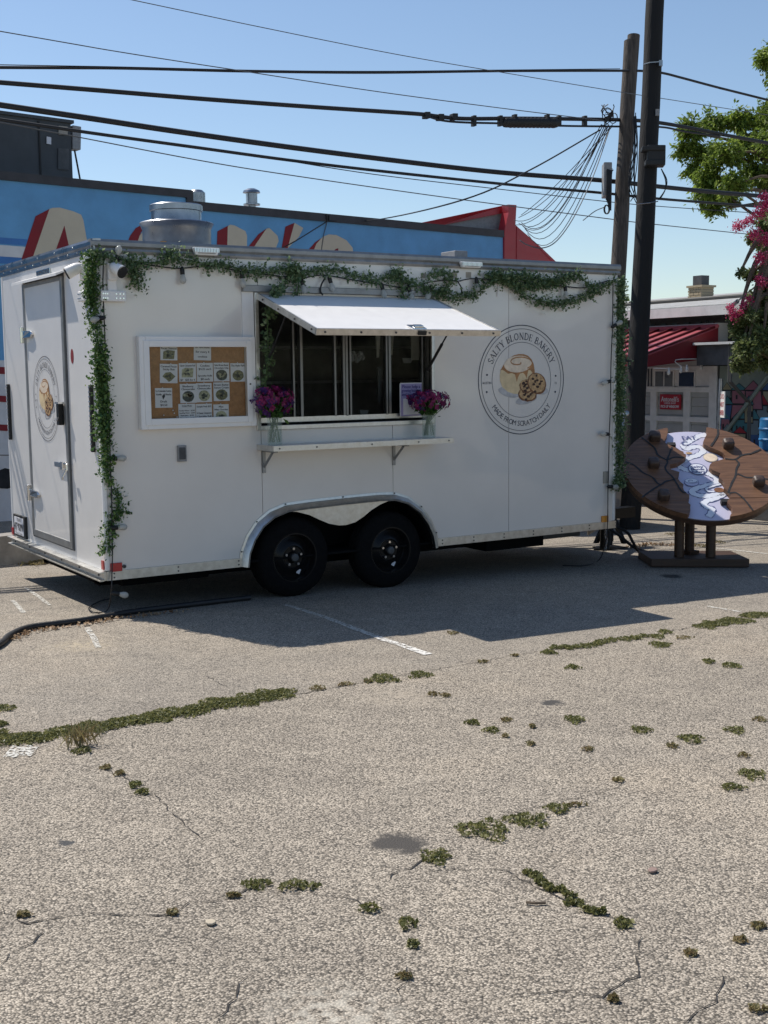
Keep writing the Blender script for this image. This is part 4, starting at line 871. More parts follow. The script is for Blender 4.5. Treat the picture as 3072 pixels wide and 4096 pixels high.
# ---- purple card leaning on the sill
a, b = S(1601, 1535, .03), S(1687, 1662, .03); c0 = V(((a.x+b.x)/2, .03, (a.z+b.z)/2)); w_, h_ = (b.x-a.x)/2, (a.z-b.z)/2
rc_ = root('review_card', c0-Z3*h_, 'lilac card asking for reviews standing inside the serving window', 'sign card')
MB().obox(c0, X3*w_, V((0, .002, 0)), Z3*h_).build('card', 'sheet_purple', rc_); MB().obox(c0+NY*.003, X3*w_*.95, NY*.0005, Z3*.0).obox(c0+NY*.003+Z3*(-h_*.42), X3*w_*.76, NY*.0008, Z3*h_*.5).build('white_field', 'paper', rc_)
ink = MB()
for i, s_ in enumerate(REVIEW): txt(ink, s_, c0+NY*.004+Z3*(h_*.82-i*h_*.235), X3, Z3, .034, min(w_*1.8, len(s_)*.0125), bold=.002)
ink.build('card_lettering', 'ink_purple', rc_, fix=False)
MB().obox(c0+Z3*(h_+.003), X3*w_, NY*.0035, Z3*.003).obox(c0-X3*(w_+.002), X3*.003, NY*.0035, Z3*h_).build('card_border', 'paper', rc_)

# ================================================================== BLUE BUILDING BEHIND
BL = root('painted_building', WB+WD*1, 'sky blue painted building with big cream lettering behind the trailer', 'building')
uE = (W(2012, 960)-WB).dot(WD); uS = (W(768, 765)-WB).dot(WD); zH, zL = W(0, 685).z, W(1400, 866).z+.045; KW = 1.4; zB = W(30, 1441).z
def wp(u, z, off=0): return WB+WD*u+WN*off+V((0, 0, z-WB.z))
def wslab(u0, u1, z0, z1, o0, o1): 
    return MB().prism([wp(u0, z0, o0), wp(u1, z0, o0), wp(u1, z1, o0), wp(u0, z1, o0)], WN*(o1-o0))
wslab(-9, uS, zB, zH-.06, 0, -.2).build('wall', 'bluewall', BL); wslab(uS, uE, zB, zL-.12, 0, -.2).build('wall', 'bluewall', BL)
wslab(-9, uE, -.8, zB-.0, 0, -.2).build('wall_base', 'whitewall', BL)
fl_ = MB()
for u0, u1, z0, z1 in ((-9, uS, zH-.1, zH), (uS-.1, uS, zL-.04, zH-.1), (uS-.1, uE, zL-.15, zL-.04)): 
    mm = wslab(u0, u1, z0, z1, .03, -.25); fl_.add(mm.v, mm.f)
fl_.build('parapet_flashing', 'flashing', BL)
wslab(-9, uE, zL-.3, zL-.28, -.2, -7).build('flat_roof', 'grey', BL)
mm = MB().prism([wp(uE, -.6, -.2), wp(uE, zL-.1, -.2), wp(uE, zL-.1, -7), wp(uE, -.6, -7)], WD*-.2); mm.build('end_wall', 'redmetal', BL)
def wpoly(pts, mat, name, off=.004): return MB().poly([W(x, y, off) for x, y in pts]).build(name, mat, BL, fix=False)
za = lambda pts: [(x*.5425, 400+y*.5425) for x, y in pts]
zb = lambda pts: [(800+x*.5425, 600+y*.5425) for x, y in pts]
for y0, y1, mt in ((1008, 1056, 'bluestripe'), (1064, 1148, 'whitewall'), (1148, 1200, 'bluestripe')): wpoly(za([(-60, y0), (230, y0+22), (230, y1+20), (-60, y1)]), mt, 'painted_stripe')
wpoly(za([(365, 803), (262, 857), (150, 1200), (90, 1400), (215, 1400), (240, 1165)]), 'redpaint', 'painted_letter_side', .006)
wpoly(za([(365, 803), (388, 795), (440, 793), (540, 820), (598, 845), (615, 885), (640, 1030), (665, 1400), (520, 1400), (505, 1090), (415, 1105), (330, 1400), (170, 1400), (240, 1165)]), 'cream', 'painted_letter', .008)
wpoly(za([(475, 925), (512, 1095), (410, 1112)]), 'redpaint', 'painted_letter_side', .010)
wpoly(za([(930, 1075), (960, 1000), (1000, 945), (1055, 915), (1100, 912), (1040, 975), (1000, 1090)]), 'redpaint', 'painted_letter_side', .006)
wpoly(za([(1000, 1090), (1030, 1000), (1080, 930), (1150, 905), (1300, 915), (1420, 960), (1450, 1050), (1450, 1120), (1000, 1120)]), 'cream', 'painted_letter', .008)
wpoly(zb([(120, 820), (128, 600), (207, 558), (200, 820)]), 'redpaint', 'painted_letter_side', .006); wpoly(zb([(198, 820), (205, 562), (222, 550), (255, 556), (335, 598), (347, 632), (345, 820)]), 'cream', 'painted_letter', .008)
wpoly(zb([(343, 732), (430, 622), (490, 580), (385, 737), (330, 820), (280, 820)]), 'redpaint', 'painted_letter_side', .006); wpoly(zb([(383, 737), (490, 580), (512, 575), (572, 632), (580, 672), (552, 742), (510, 830), (325, 830)]), 'cream', 'painted_letter', .0085)
wpoly(zb([(600, 734), (630, 565), (697, 537), (652, 726)]), 'redpaint', 'painted_letter_side', .006); wpoly(zb([(645, 728), (697, 537), (762, 575), (730, 640)]), 'cream', 'painted_letter', .008)
wpoly(zb([(777, 760), (850, 680), (905, 643), (830, 766), (815, 860), (740, 860)]), 'redpaint', 'painted_letter_side', .006)
wpoly(zb([(828, 766), (858, 692), (905, 640), (950, 622), (1005, 626), (1080, 665), (1125, 720), (1136, 790), (1130, 860), (812, 860)]), 'cream', 'painted_letter', .008); wpoly(zb([(960, 800), (968, 765), (1000, 730), (1020, 724), (1018, 800)]), 'redpaint', 'painted_letter_side', .010)
for y0, y1 in ((1470, 1498), (1585, 1610), (1700, 1725)): wpoly([(-300, y0-20), (45, y0), (45, y1), (-300, y1-20)], 'redpaint', 'painted_band', .006)
wpoly([(-60, 1875), (0, 1880), (20, 1872), (60, 1882), (60, 1945), (30, 1955), (-60, 1950)], 'smear_and_shade', 'paint_smear', .005); wpoly([(-300, 1817), (60, 1819), (60, 1823), (-300, 1821)], 'doorseal', 'wall_joint', .004)
wpoly([(-200, 2084), (60, 2088), (60, 2140), (-200, 2140)], 'smear_and_shade', 'painted_shade', .005)  # dark strip painted in for the shade behind the kerb
KB = G(0, 2262); kz = hit(0, 2146, KB, WN).z; k0 = KB-WD*6; c_ = MB().prism([V((k0.x, k0.y, -.9)), V((k0.x, k0.y, kz)), V((k0.x, k0.y, kz))-WN*.2, V((k0.x, k0.y, -.9))-WN*.2], WD*10); tag(c_.build('footing_kerb', 'concrete'), 'weathered concrete kerb left behind the trailer', 'kerb')
# red false front at the far right end
RF = root('red_parapet', wp(uE, 2.4), 'red metal false front at the right end of the blue building', 'parapet')
a = W(2012, 1055); tp, bt = W(2058, 818, -.05), W(2015, 920)
top = [W(2035, 818, -.1), W(2066, 818, -.1)]; 
MB().prism([W(2018, 925, .035), W(2018, 1100, .035), W(2062, 1100, .035), W(2062, 900, .035), W(2066, 820, .035), W(2034, 818, .035), W(2034, 850, .035)], WN*-.15).build('front_post', 'redmetal', RF)
MB().prism([W(2062, 900, .03), W(2062, 1110, .03), W(2300, 1110, .03), W(2236, 1058, .03), W(2160, 985, .03)], WN*-.12).build('sloped_wing', 'redmetal', RF)
MB().prism([W(1680, 892, -.5), W(2034, 818, -.12), W(2034, 848, -.12), W(1750, 905, -.5)], WN*-.05).build('top_trim', 'redmetal', RF)
MB().prism([W(1750, 905, -.52), W(2030, 845, -.16), W(2030, 935, -.16), W(1750, 925, -.52)], WN*-.05).build('back_panel', 'grey', RF)
for q in ((2068, 905, 2066, 1085), (2150, 985, 2240, 1075)): MB().tube([W(q[0], q[1], .035), W(q[2], q[3], .035)], .008, 5).build('seam_rib', 'redmetal', RF)
# roof plant
hz0 = W(0, 700, -1.2).z-.15; 
hp = lambda px, py: W(px, py, -1.0)
HV = root('rooftop_air_unit', hp(100, 700), 'dark grey rooftop air unit at the left edge of the roof', 'air unit')
A_, B_ = hp(-300, 400), hp(290, 480); 
top_z = hp(285, 488).z; bot_z = zL-.28; uu0 = -5; uu1 = (hp(288, 600)-WB).dot(WD)
MB().prism([wp(uu0, bot_z, -1.0), wp(uu1, bot_z, -1.0), wp(uu1, top_z, -1.0), wp(uu0, top_z, -1.0)], WN*-1.4).build('casing', 'hvac', HV, bevel=.01)
MB().prism([wp(uu0, top_z-.02, -.97), wp(uu1+.03, top_z-.02, -.97), wp(uu1+.03, top_z+.02, -.97), wp(uu0, top_z+.02, -.97)], WN*-1.46).build('lid', 'hvac', HV)
uj = (hp(155, 600)-WB).dot(WD); MB().prism([wp(uj, bot_z, -.995), wp(uj+.02, bot_z, -.995), wp(uj+.02, top_z-.04, -.995), wp(uj, top_z-.04, -.995)], WN*.012).build('panel_joint', 'black', HV)
for q, mt in (((186, 546, 204, 578), 'paper'), ((234, 503, 270, 541), 'tape'), ((232, 592, 275, 680), 'grey_dark')): MB().prism([W(q[0], q[1], -.99), W(q[2], q[1]+4, -.99), W(q[2], q[3], -.99), W(q[0], q[3]-3, -.99)], WN*.008).build('unit_label', mt, HV)
eb = MB().prism([W(291, 500, -.98), W(326, 506, -.98), W(324, 600, -.98), W(292, 596, -.98)], WN*-.15).build('electrical_box', 'grey', HV, bevel=.01)
MB().tube([W(298, 600, -1.0), W(320, 716, -1.0)], .012, 6).build('conduit', 'black', HV)
vp = W(1007, 815, -1.2); vz = W(1007, 755, -1.2).z
VP = tag(MB().lathe(V((vp.x, vp.y, zL-.3)), Z3, [(.06, 0), (.06, vz-zL+.3-.24), (.125, vz-zL+.3-.24), (.125, vz-zL+.3-.22), (.085, vz-zL+.3-.21), (.085, vz-zL+.3-.07), (.13, vz-zL+.3-.06), (.12, vz-zL+.3-.03), (.06, vz-zL+.3), (.001, vz-zL+.3+.003)], 20).build('flue_pipe', 'galv', smooth=30), 'grey capped flue pipe standing on the blue building roof', 'flue')
v2_ = W(788, 820, -.9); tag(MB().lathe(V((v2_.x, v2_.y, zL-.3)), Z3, [(.12, 0), (.12, W(788, 772, -.9).z-zL+.3), (.08, W(788, 770, -.9).z-zL+.33), (.001, W(788, 770, -.9).z-zL+.335)], 18).build('roof_vent_pipe', 'galv', smooth=30), 'short round metal vent just behind the roof step', 'vent')

# ================================================================== POLES AND WIRES
def pole(px_t, py_t, px_b, depth, r_b, r_t, mat, label, name='utility_pole', extra=None):
    base = D(px_b, 2085, depth); g_ = gz(base.x, base.y); dd = D(px_t, py_t, depth)
    # foot on the ground below the pixel line, top at the measured point of the same vertical plane
    foot = base+(base-dd).normalized()*((base.z-g_)/max(.2, abs((base-dd).normalized().z))); t = root(name, foot, label, 'utility pole', 'utility poles at the trailer corner')
    n = 14; pts = [foot.lerp(dd, i/n)+V((random.gauss(0, .004), random.gauss(0, .004), 0)) for i in range(n+1)]
    MB().tube(pts, [r_b+(r_t-r_b)*i/n for i in range(n+1)], 18).build('shaft', mat, t, smooth=50); return t, foot, dd
dP, dQ = 13.6, 15.0
PB, pb0, pb1 = pole(2635, -260, 2521, dP, .118, .10, 'poleblack', 'tall black tarred utility pole rising in front of the grey one')
PG, pg0, pg1 = pole(2524, 165, 2418, dQ, .108, .085, 'polewood', 'weathered grey wooden utility pole standing behind the trailer')
q0, q1 = D(2535, 142, dQ+.25), D(2522, 330, dQ+.25); MB().tube([q1+(q1-q0)*6, q0], .078, 14).build('spliced_shaft', 'polewood', PG, smooth=50)
# hardware on the poles
bx = MB().obox(D(2620, 625, dP-.08), CR*.10, V((0, 0, .10)), _f*.09).obox(D(2612, 598, dP-.14), CR*.13, V((0, 0, .025)), _f*.05).obox(D(2618, 655, dP-.12), CR*.11, V((0, 0, .03)), _f*.06).build('terminal_box', 'black', PB, bevel=.01)
MB().tube([D(2575, 258, dP-.12), D(2600, 250, dP-.14), D(2640, 247, dP-.14)], .008, 6).obox(D(2642, 254, dP-.13), CR*.02, V((0, 0, .03)), _f*.02).build('pole_strap', 'galv', PB)
MB().tube([D(2548, 817, dP-.12), D(2600, 812, dP-.14), D(2632, 805, dP-.12)], .006, 5).build('pole_strap', 'galv', PB); MB().obox(D(2630, 450, dP-.11), CR*.022, V((0, 0, .035)), _f*.01).build('pole_tag', 'grey', PB)
MB().lathe(D(2507, 1653, dP-.13), _f, [(.018, -.01), (.03, -.005), (.03, .01)], 12).build('pole_button', 'galv', PB); MB().tube([D(2480, 1440, dP-.1), D(2526, 1443, dP-.12)], .02, 6).obox(D(2492, 1432, dP-.1), CR*.03, V((0, 0, .035)), _f*.03).build('pole_arm', 'black', PB)
MB().obox(D(2427, 722, dQ-.1), CR*.05, V((0, 0, .2)), _f*.08).build('meter_box', 'grey', PG, bevel=.008)
cm = MB()
for k in range(7): cm.tube(smoothline([D(2428+k*4, 650+k*5, dQ-.16), D(2428+k*3, 700, dQ-.2), D(2425+k*3, 800+k*7, dQ-.18)], 4), .008, 5)
for k in range(3): cm.tube([D(2425+10*math.cos(t)+k*2, 838+18*math.sin(t), dQ-.17-.01*k) for t in [i*math.pi/6 for i in range(13)]], .006, 5)
cm.build('cable_coil', 'cable', PG, smooth=60)
cm = MB()
for k in range(9):
    x0 = 2535+random.uniform(-6, 10); cm.tube(smoothline([D(x0, 470+random.uniform(-20, 20), dQ-.12), D(x0+random.uniform(-6, 10), 560+k*14, dQ-.15), D(2525+random.uniform(-15, 15), 700+k*9, dQ-.15), D(2516+random.uniform(-10, 45), 800+random.uniform(-20, 25), dQ-.13)], 5), .006, 5)
cm.build('hanging_cables', 'cable', PG, smooth=60)
cm = MB()
for k in range(9):
    c = D(2432+random.uniform(-22, 22), 470+random.uniform(-40, 25), dQ-.15); r_ = random.uniform(.05, .13); n_ = V((random.gauss(0, 1), random.gauss(0, 1), random.gauss(0, .6))).normalized(); a1 = n_.orthogonal().normalized(); b1 = n_.cross(a1)
    cm.tube([c+a1*r_*math.cos(t)+b1*r_*math.sin(t)*.6 for t in [i*math.pi/6 for i in range(11)]], .006, 4)
cm.obox(D(2435, 470, dQ-.14), CR*.05+V((0, 0, .05)), _f*.04, V((0, 0, .03))).build('splice_tangle', 'cable', PG)
cm = MB()
for k in range(2): cm.tube(smoothline([D(2645, 675, dP-.1), D(2662+k*5, 720, dP-.12), D(2660, 760, dP-.12), D(2638-k*5, 800, dP-.1)], 5), .006, 4)
cm.build('loose_loops', 'cable', PB)
PD = V((math.sin(math.radians(92)), math.cos(math.radians(92)), 0)); PN = V((PD.y, -PD.x, 0))
def wire(pxs, r, label, off=0, mat='cable', group='overhead wires', extend=True, name='overhead_wire'):
    r = r*.72 if r < .01 else r*.9; p0 = D(2480, 500, dQ)+PN*off; pts = [hit(x, y, p0, PN) for x, y in pxs]
    if extend:
        pts = [pts[0]+(pts[0]-pts[1]).normalized()*6]+pts if pxs[0][0] <= 0 or pxs[0][1] <= 0 else pts
        if pxs[-1][0] >= 3060: pts = pts+[pts[-1]+(pts[-1]-pts[-2]).normalized()*8]
    return tag(MB().tube(smoothline(pts, 6), r, 7).build(name, mat, smooth=60), label, 'wire', group)
wire([(530, 0), (1060, 112), (1600, 220), (2100, 305), (2480, 368), (2650, 394), (3072, 460)], .006, 'thin topmost wire crossing the sky to the grey pole', .2, 'cable_grey')
wire([(0, 125), (480, 208), (930, 278), (1500, 365), (2000, 432), (2415, 483)], .007, 'thin second wire sloping down from the upper left sky', .12, 'cable_grey')
wire([(0, 270), (500, 273), (1000, 285), (1500, 290), (2000, 284), (2480, 283), (2590, 285), (2655, 293), (2730, 312), (2880, 352), (3072, 400)], .017, 'almost level black double cable high across the sky', .05)
wire([(0, 259), (500, 268), (1000, 281), (1500, 285), (2000, 280), (2480, 275)], .006, 'thin messenger strand just above the level cable', .06)
wire([(0, 330), (400, 362), (800, 395), (1250, 428), (1660, 455), (1745, 465), (1860, 475), (2100, 474), (2450, 479), (2560, 483), (2650, 493), (2760, 512), (2900, 540), (3072, 572)], .026, 'thick black trunk cable carrying the splice case', .0)
wire([(1700, 462), (1770, 482), (1860, 490), (2010, 494), (2230, 503), (2440, 506), (2640, 508), (2740, 526), (2880, 545)], .014, 'lower strand of the trunk cable beside the splice case', .02, extend=False)
wire([(0, 420), (350, 472), (700, 525), (1150, 588), (1600, 645), (2000, 690), (2410, 722), (2640, 747), (2850, 768), (3072, 787)], .032, 'thick dark brown cable lowest of the heavy cables', -.05)
wire([(0, 478), (400, 537), (800, 592), (1150, 640), (1500, 682), (2000, 735), (2410, 772), (2635, 795), (3072, 830)], .019, 'medium black cable under the thick brown one', -.08)
wire([(1130, 640), (1500, 698), (2000, 757), (2415, 805), (2630, 825), (2990, 850), (3072, 858)], .007, 'thin wire leaving the medium cable toward the poles', -.06, extend=False)
wire([(0, 490), (300, 546), (800, 642), (1170, 702), (1800, 792), (2440, 876), (2625, 898), (3072, 945)], .008, 'lowest thin wire sloping down behind the poles', -.15, 'cable_grey')
p0 = D(2480, 500, dQ); h3 = lambda x, y: hit(x, y, p0, PN)
spl = root('splice_case', h3(2124, 510), 'black ribbed splice case hanging on the trunk cable', 'splice case')
a, b = h3(2018, 490), h3(2228, 492); dd_ = (b-a).normalized(); Ls = (b-a).length
MB().lathe(a, dd_, [(.03, -.03), (.055, 0), (.058, .03)]+[(.062 if k % 2 else .056, .06+k*(Ls-.12)/23) for k in range(24)]+[(.058, Ls-.03), (.05, Ls), (.03, Ls+.03)], 16).build('case', 'black', spl, smooth=30)
for px in (2058, 2188): MB().obox(h3(px, 474), dd_*.02, V((0, 0, .045)), PN*.03).build('hanger', 'black', spl)
for px in (1895, 2000, 2235, 2338): tag(MB().obox(h3(px, 484), dd_*.022, V((0, 0, .06)), PN*.03).build('cable_spacer', 'black', bevel=.005), {1895: 'leftmost black spacer block on the trunk cable', 2000: 'black spacer touching the left end of the splice case', 2235: 'black spacer touching the right end of the splice case', 2338: 'black spacer block between splice case and poles'}[px], 'cable spacer', 'cable spacers')
for px, py in ((1705, 462), (1760, 470), (1815, 468)): tag(MB().obox(h3(px, py), dd_*.035, V((0, 0, .035)), PN*.04).build('cable_clamp', 'black', bevel=.005), {1705: 'leftmost small clamp where the trunk cable splits', 1760: 'middle small clamp where the trunk cable splits', 1815: 'rightmost small clamp where the trunk cable splits'}[px], 'clamp', 'cable clamps')
# service drops
wa = W(1310, 885, .03)
drop = smoothline([wa, W(1500, 880, .3), D(1850, 800, 13.2), D(2120, 680, 14.2), D(2400, 520, dQ-.1)], 8); tag(MB().tube(drop, .009, 6).build('service_drop', 'cable', smooth=60), 'service wire swooping from the pole to the blue wall', 'wire')
tag(MB().tube(smoothline([wa, W(1250, 922, .15), W(1180, 965, .2), W(1090, 1012, .1)], 6), .009, 6).build('service_drop', 'cable', smooth=60), 'black cable slanting down the blue wall behind the trailer roof', 'wire')
tag(MB().tube([W(1308, 890, .015), W(1295, 940, .015), W(1280, 1040, .015)], .006, 5).build('wall_conduit', 'cable_grey'), 'thin line hanging straight down the blue wall', 'wire')
tag(MB().obox(W(1306, 870, .03), WD*.012, V((0, 0, .04)), WN*.02).obox(W(1314, 872, .03), WD*.008, V((0, 0, .035)), WN*.02).build('wall_hook', 'black'), 'black wire hook on the parapet of the blue wall', 'hook')
ends = [(2055, 880, .3), (2075, 893, .4), (2085, 890, .5), (2090, 903, .35), (2095, 908, .5), (2100, 915, .4), (2060, 900, .4), (2110, 935, .5), (2075, 870, .35), (2085, 860, .3)]
DW = []
for k, (x, y, o_) in enumerate(ends):
    e = W(x, y, o_); s_ = D(2405+k*5, 498+(k % 3)*6, dQ-.1); sag = [.24, .3, .34, .38, .30, .42, .2, .46, .1, .05][k]
    pts = [s_.lerp(e, t)+V((0, 0, -4*sag*t*(1-t)*(1+.6*t))) for t in [i/14 for i in range(15)]]
    DW.append((pts[6].z, MB().tube(pts, .0055, 5).build('drop_wire', 'cable', smooth=60)))
for (z_, o_), w_ in zip(sorted(DW, key=lambda q: -q[0]), ('uppermost', 'second highest', 'third highest', 'fourth highest', 'fifth highest', 'sixth highest', 'seventh highest', 'eighth highest', 'second lowest', 'lowest')): tag(o_, 'thin drop wire %s in the bundle fanning down from the grey pole' % w_, 'wire', 'bundle of drop wires')
tag(MB().tube(smoothline([D(2440, 512, dQ-.1), D(2375, 700, 14.6), D(2300, 860, 14.2), D(2230, 960, 13.8), D(2170, 992, 13.6), D(2110, 980, 13.4), D(2080, 962, 13.3)], 6), .0065, 5).build('drop_wire', 'cable_grey', smooth=60), 'lowest slack drop wire hooking up before the red parapet', 'wire')
tag(MB().tube(smoothline([D(2420, 828, dQ-.15), D(2380, 845, dQ-.2), D(2332, 882, dQ-.25)], 5), .006, 5).build('cut_wire', 'cable_grey'), 'short cut wire end sticking out left of the grey pole', 'wire')
# ================================================================== THE WOODEN COOKIE SIGN
CS = V((5.19, -.284, .435)); SR = V((.836, -.549, 0)).normalized(); SB = V((.549, .836, 0)).normalized(); LEAN = math.radians(58)
SU = SB*math.sin(LEAN)+Z3*math.cos(LEAN); SN = -SB*math.cos(LEAN)+Z3*math.sin(LEAN); RD = .655
def woodmat(name, c1, c2):
    m_, t, b, o = _new(name); g_ = N(t, 'NewGeometry'); mp = N(t, 'Mapping'); mp.inputs['Rotation'].default_value = (0, 0, math.atan2(.549, .836)); mp0 = mp; mp = N(t, 'Mapping'); mp.inputs['Scale'].default_value = (1.4, 15, 20); t.links.new(mp0.outputs[0], mp.inputs[0])
    t.links.new(g_.outputs['Position'], mp0.inputs[0]); nz = N(t, 'TexNoise', i_Scale=2.4, i_Detail=7, i_Roughness=.65, i_Distortion=.6); t.links.new(mp.outputs[0], nz.inputs['Vector'])
    r_ = ramp(t, [(.28, c1), (.72, c2)]); t.links.new(nz.outputs[0], r_.inputs[0]); t.links.new(r_.outputs[0], b.inputs['Base Color']); b.inputs['Roughness'].default_value = .5
    n2 = N(t, 'TexNoise', i_Scale=3, i_Detail=2); t.links.new(g_.outputs['Position'], n2.inputs['Vector']); bp = N(t, 'Bump', i_Strength=.35, i_Distance=.006); t.links.new(nz.outputs[0], bp.inputs['Height']); t.links.new(bp.outputs[0], b.inputs['Normal'])
    MATS[name] = m_
woodmat('cookiewood', (.075, .034, .017), (.225, .112, .055)); woodmat('postwood', (.035, .018, .010), (.085, .043, .024))
M('chipwood', (.06, .036, .026), .5, var=.25, vs=25, bump=.5, bs=40); M('iceblue', (.54, .53, .67), .5, var=.03, vs=6); M('icewhite', (.72, .74, .80), .5, var=.03, vs=6); M('iceline', (.10, .115, .24), .5)
M('lilac', (.60, .58, .76), .5, var=.03)
CK = root('cookie_sign', (CS.x, CS.y, gz(CS.x, CS.y)), 'round wooden cookie shaped sign with lilac icing stripe on posts', 'sign')
z1 = lambda x, y: (2400+x*.40506, 1650+y*.40506)
z7 = lambda x, y: (2640+x*.19289, 1700+y*.19289)
def disc(px, py, off): P = hit(px, py, CS+SN*off, SN)-CS; return P.dot(SR), P.dot(SU)
def onD(a, c, off): return CS+SR*a+SU*c+SN*off
MB().prism([onD(RD*.985*math.cos(t), RD*.985*math.sin(t), 0) for t in [2*math.pi*k/72 for k in range(72)]], SN*-.045).build('backing_disc', 'postwood', CK)
MB().prism([onD(RD*.965*math.cos(t), RD*.965*math.sin(t), .0) for t in [2*math.pi*k/72 for k in range(72)]], SN*.006).build('icing_board', 'iceblue', CK)
TH = .055
def piece(edge, left):
    """jagged inner edge (top to bottom) in disc coordinates + the rim arc"""
    e = [disc(*z1(x, y), TH) for x, y in edge]
    out = []
    for i, (p, q) in enumerate(zip(e[:-1], e[1:])): out.append(p); out.append(((p[0]+q[0])/2+random.gauss(0, .004), (p[1]+q[1])/2+random.gauss(0, .004)))
    out.append(e[-1]); t0 = math.atan2(e[-1][1], e[-1][0]); t1 = math.atan2(e[0][1], e[0][0])
    if left:
        t0 = t0 % (2*math.pi); t1 = t1 % (2*math.pi); ts = [t0+(t1-t0)*k/40 for k in range(41)]
    else: ts = [t0+(t1-t0)*k/40 for k in range(41)]
    return out+[(RD*math.cos(t), RD*math.sin(t)) for t in ts]
def clip(poly, lo, hi):
    def half(P, f):
        o = []
        for p, q in zip(P, P[1:]+P[:1]):
            a, b = f(p), f(q)
            if a >= 0: o.append(p)
            if (a >= 0) != (b >= 0): t = a/(a-b); o.append((p[0]+(q[0]-p[0])*t, p[1]+(q[1]-p[1])*t))
        return o
    return half(half(poly, lambda p: p[1]-lo), lambda p: hi-p[1])
LE = [(672, 165), (668, 200), (655, 240), (635, 278), (642, 298), (690, 322), (750, 348), (825, 388), (850, 415), (832, 455), (760, 500), (690, 515), (700, 562), (785, 588), (778, 622), (768, 648), (825, 708), (820, 742), (850, 788), (882, 812), (882, 845), (862, 880), (895, 912), (893, 962), (868, 1005)]
RE = [(1052, 152), (1066, 190), (1035, 250), (1018, 292), (1062, 330), (1130, 358), (1200, 390), (1240, 430), (1228, 456), (1110, 490), (1080, 530), (1110, 568), (1190, 600), (1176, 640), (1230, 700), (1225, 746), (1290, 812), (1284, 850), (1256, 888), (1300, 932), (1305, 990), (1285, 1018)]
seams = [-.9, -.43, -.13, .17, .45, .9]
for edge, left in ((LE, True), (RE, False)):
    P_ = piece(edge, left)
    for lo, hi in zip(seams[:-1], seams[1:]):
        d_ = 0 if left else .03
        q = clip(P_, lo+d_+.0016, hi+d_-.0016)
        if len(q) > 2: MB().prism([onD(a, c, .007) for a, c in q], SN*(TH-.007+random.uniform(-.0015, .0015))).build('plank', 'cookiewood', CK)
def cline(pts, w_, mat, name, off, zf=z1, k=4): return ribbon(smoothline([onD(*disc(*zf(x, y), off), off) for x, y in pts], k), w_, SN, .25).build(name, mat, CK, fix=False)
for pts in ([(410, 245), (470, 290), (540, 350), (570, 415), (640, 460), (668, 470)], [(710, 340), (690, 400), (665, 460), (665, 500), (645, 540), (660, 580), (720, 640), (770, 720), (810, 780), (850, 790)], [(250, 485), (340, 520), (420, 590), (520, 640), (560, 690), (605, 710), (650, 680), (735, 660)], [(605, 710), (520, 760), (450, 810), (415, 840)], [(670, 465), (740, 440), (830, 445)],
            [(1165, 165), (1162, 220), (1130, 280), (1095, 330)], [(1235, 455), (1335, 460), (1400, 420), (1500, 400), (1590, 360)], [(1335, 460), (1370, 500), (1345, 560), (1340, 620), (1300, 700), (1270, 780), (1275, 795)], [(1360, 605), (1450, 640), (1560, 640), (1670, 660)], [(1275, 795), (1340, 790), (1405, 835)], [(1405, 835), (1460, 900), (1510, 965)]):
    cline(pts, .017, 'black', 'crack', TH+.0035)
for x, y, s_ in ((540, 235, 1.15), (530, 500, 1.1), (630, 818, 1.1), (1268, 308, 1.1), (1568, 680, 1.1)):
    a, c = disc(*z1(x, y), TH+.03); o_ = onD(a, c, 0); mm = MB()
    ring = lambda k, h: [onD(a+.046*s_*k*math.cos(t)*(1-.10*math.cos(4*t)), c+.046*s_*k*math.sin(t)*(1-.10*math.cos(4*t)), h) for t in [2*math.pi*i/24 for i in range(24)]]
    rg = [ring(1, TH+.002), ring(1.03, TH+.03), ring(1.0, TH+.055), ring(.9, TH+.066), ring(.55, TH+.072)]
    mm.add([p for r_ in rg for p in r_], [(j*24+i, j*24+(i+1) % 24, (j+1)*24+(i+1) % 24, (j+1)*24+i) for j in range(4) for i in range(24)]+[tuple(range(96, 120))]); mm.build('chocolate_chip', 'chipwood', CK, smooth=50)
# icing artwork
IO = .0075
def band(pts, w_, k=6, lift=0):
    cline(pts, w_+.012, 'iceline', 'icing_outline', IO+lift, z7, k); cline(pts, w_, 'icewhite', 'icing_ribbon', IO+.001+lift, z7, k)
def cp(cx, cy, r_, mat, name, lift, sy=1): 
    a, c = disc(*z7(cx, cy), IO+lift); return MB().poly([onD(a+r_*math.cos(t), c+r_*sy*math.sin(t), IO+lift) for t in [2*math.pi*k/28 for k in range(28)]]).build(name, mat, CK, fix=False)
band([(960, 195), (780, 245), (600, 340), (490, 430), (540, 490), (680, 460), (800, 450), (890, 510), (850, 590), (680, 660), (450, 760), (390, 840), (480, 905), (620, 940)], .052)
band([(960, 990), (1080, 1040), (1180, 1120), (1150, 1190), (980, 1250), (760, 1310), (660, 1390), (780, 1450), (950, 1470), (1180, 1440), (1320, 1430), (1150, 1520), (950, 1580), (910, 1640), (980, 1700), (1080, 1740), (1060, 1830), (1000, 1900)], .05, lift=.002)
band([(1260, 1220), (1080, 1270), (960, 1320), (1000, 1370), (1120, 1380)], .02, lift=.004)
cp(778, 912, .083, 'iceline', 'medallion', .0055); cp(778, 912, .073, 'icewhite', 'medallion_face', .0065)
a, c = disc(*z7(778, 912), IO+.0075); ink = MB()
for i, s_ in enumerate(('Salty', 'Blonde', 'Bakery')): txt(ink, s_, onD(a, c+.034-i*.036, IO+.0078), SR, SU, .044, .11, bold=.004)
ink.build('medallion_lettering', 'iceline', CK, fix=False)
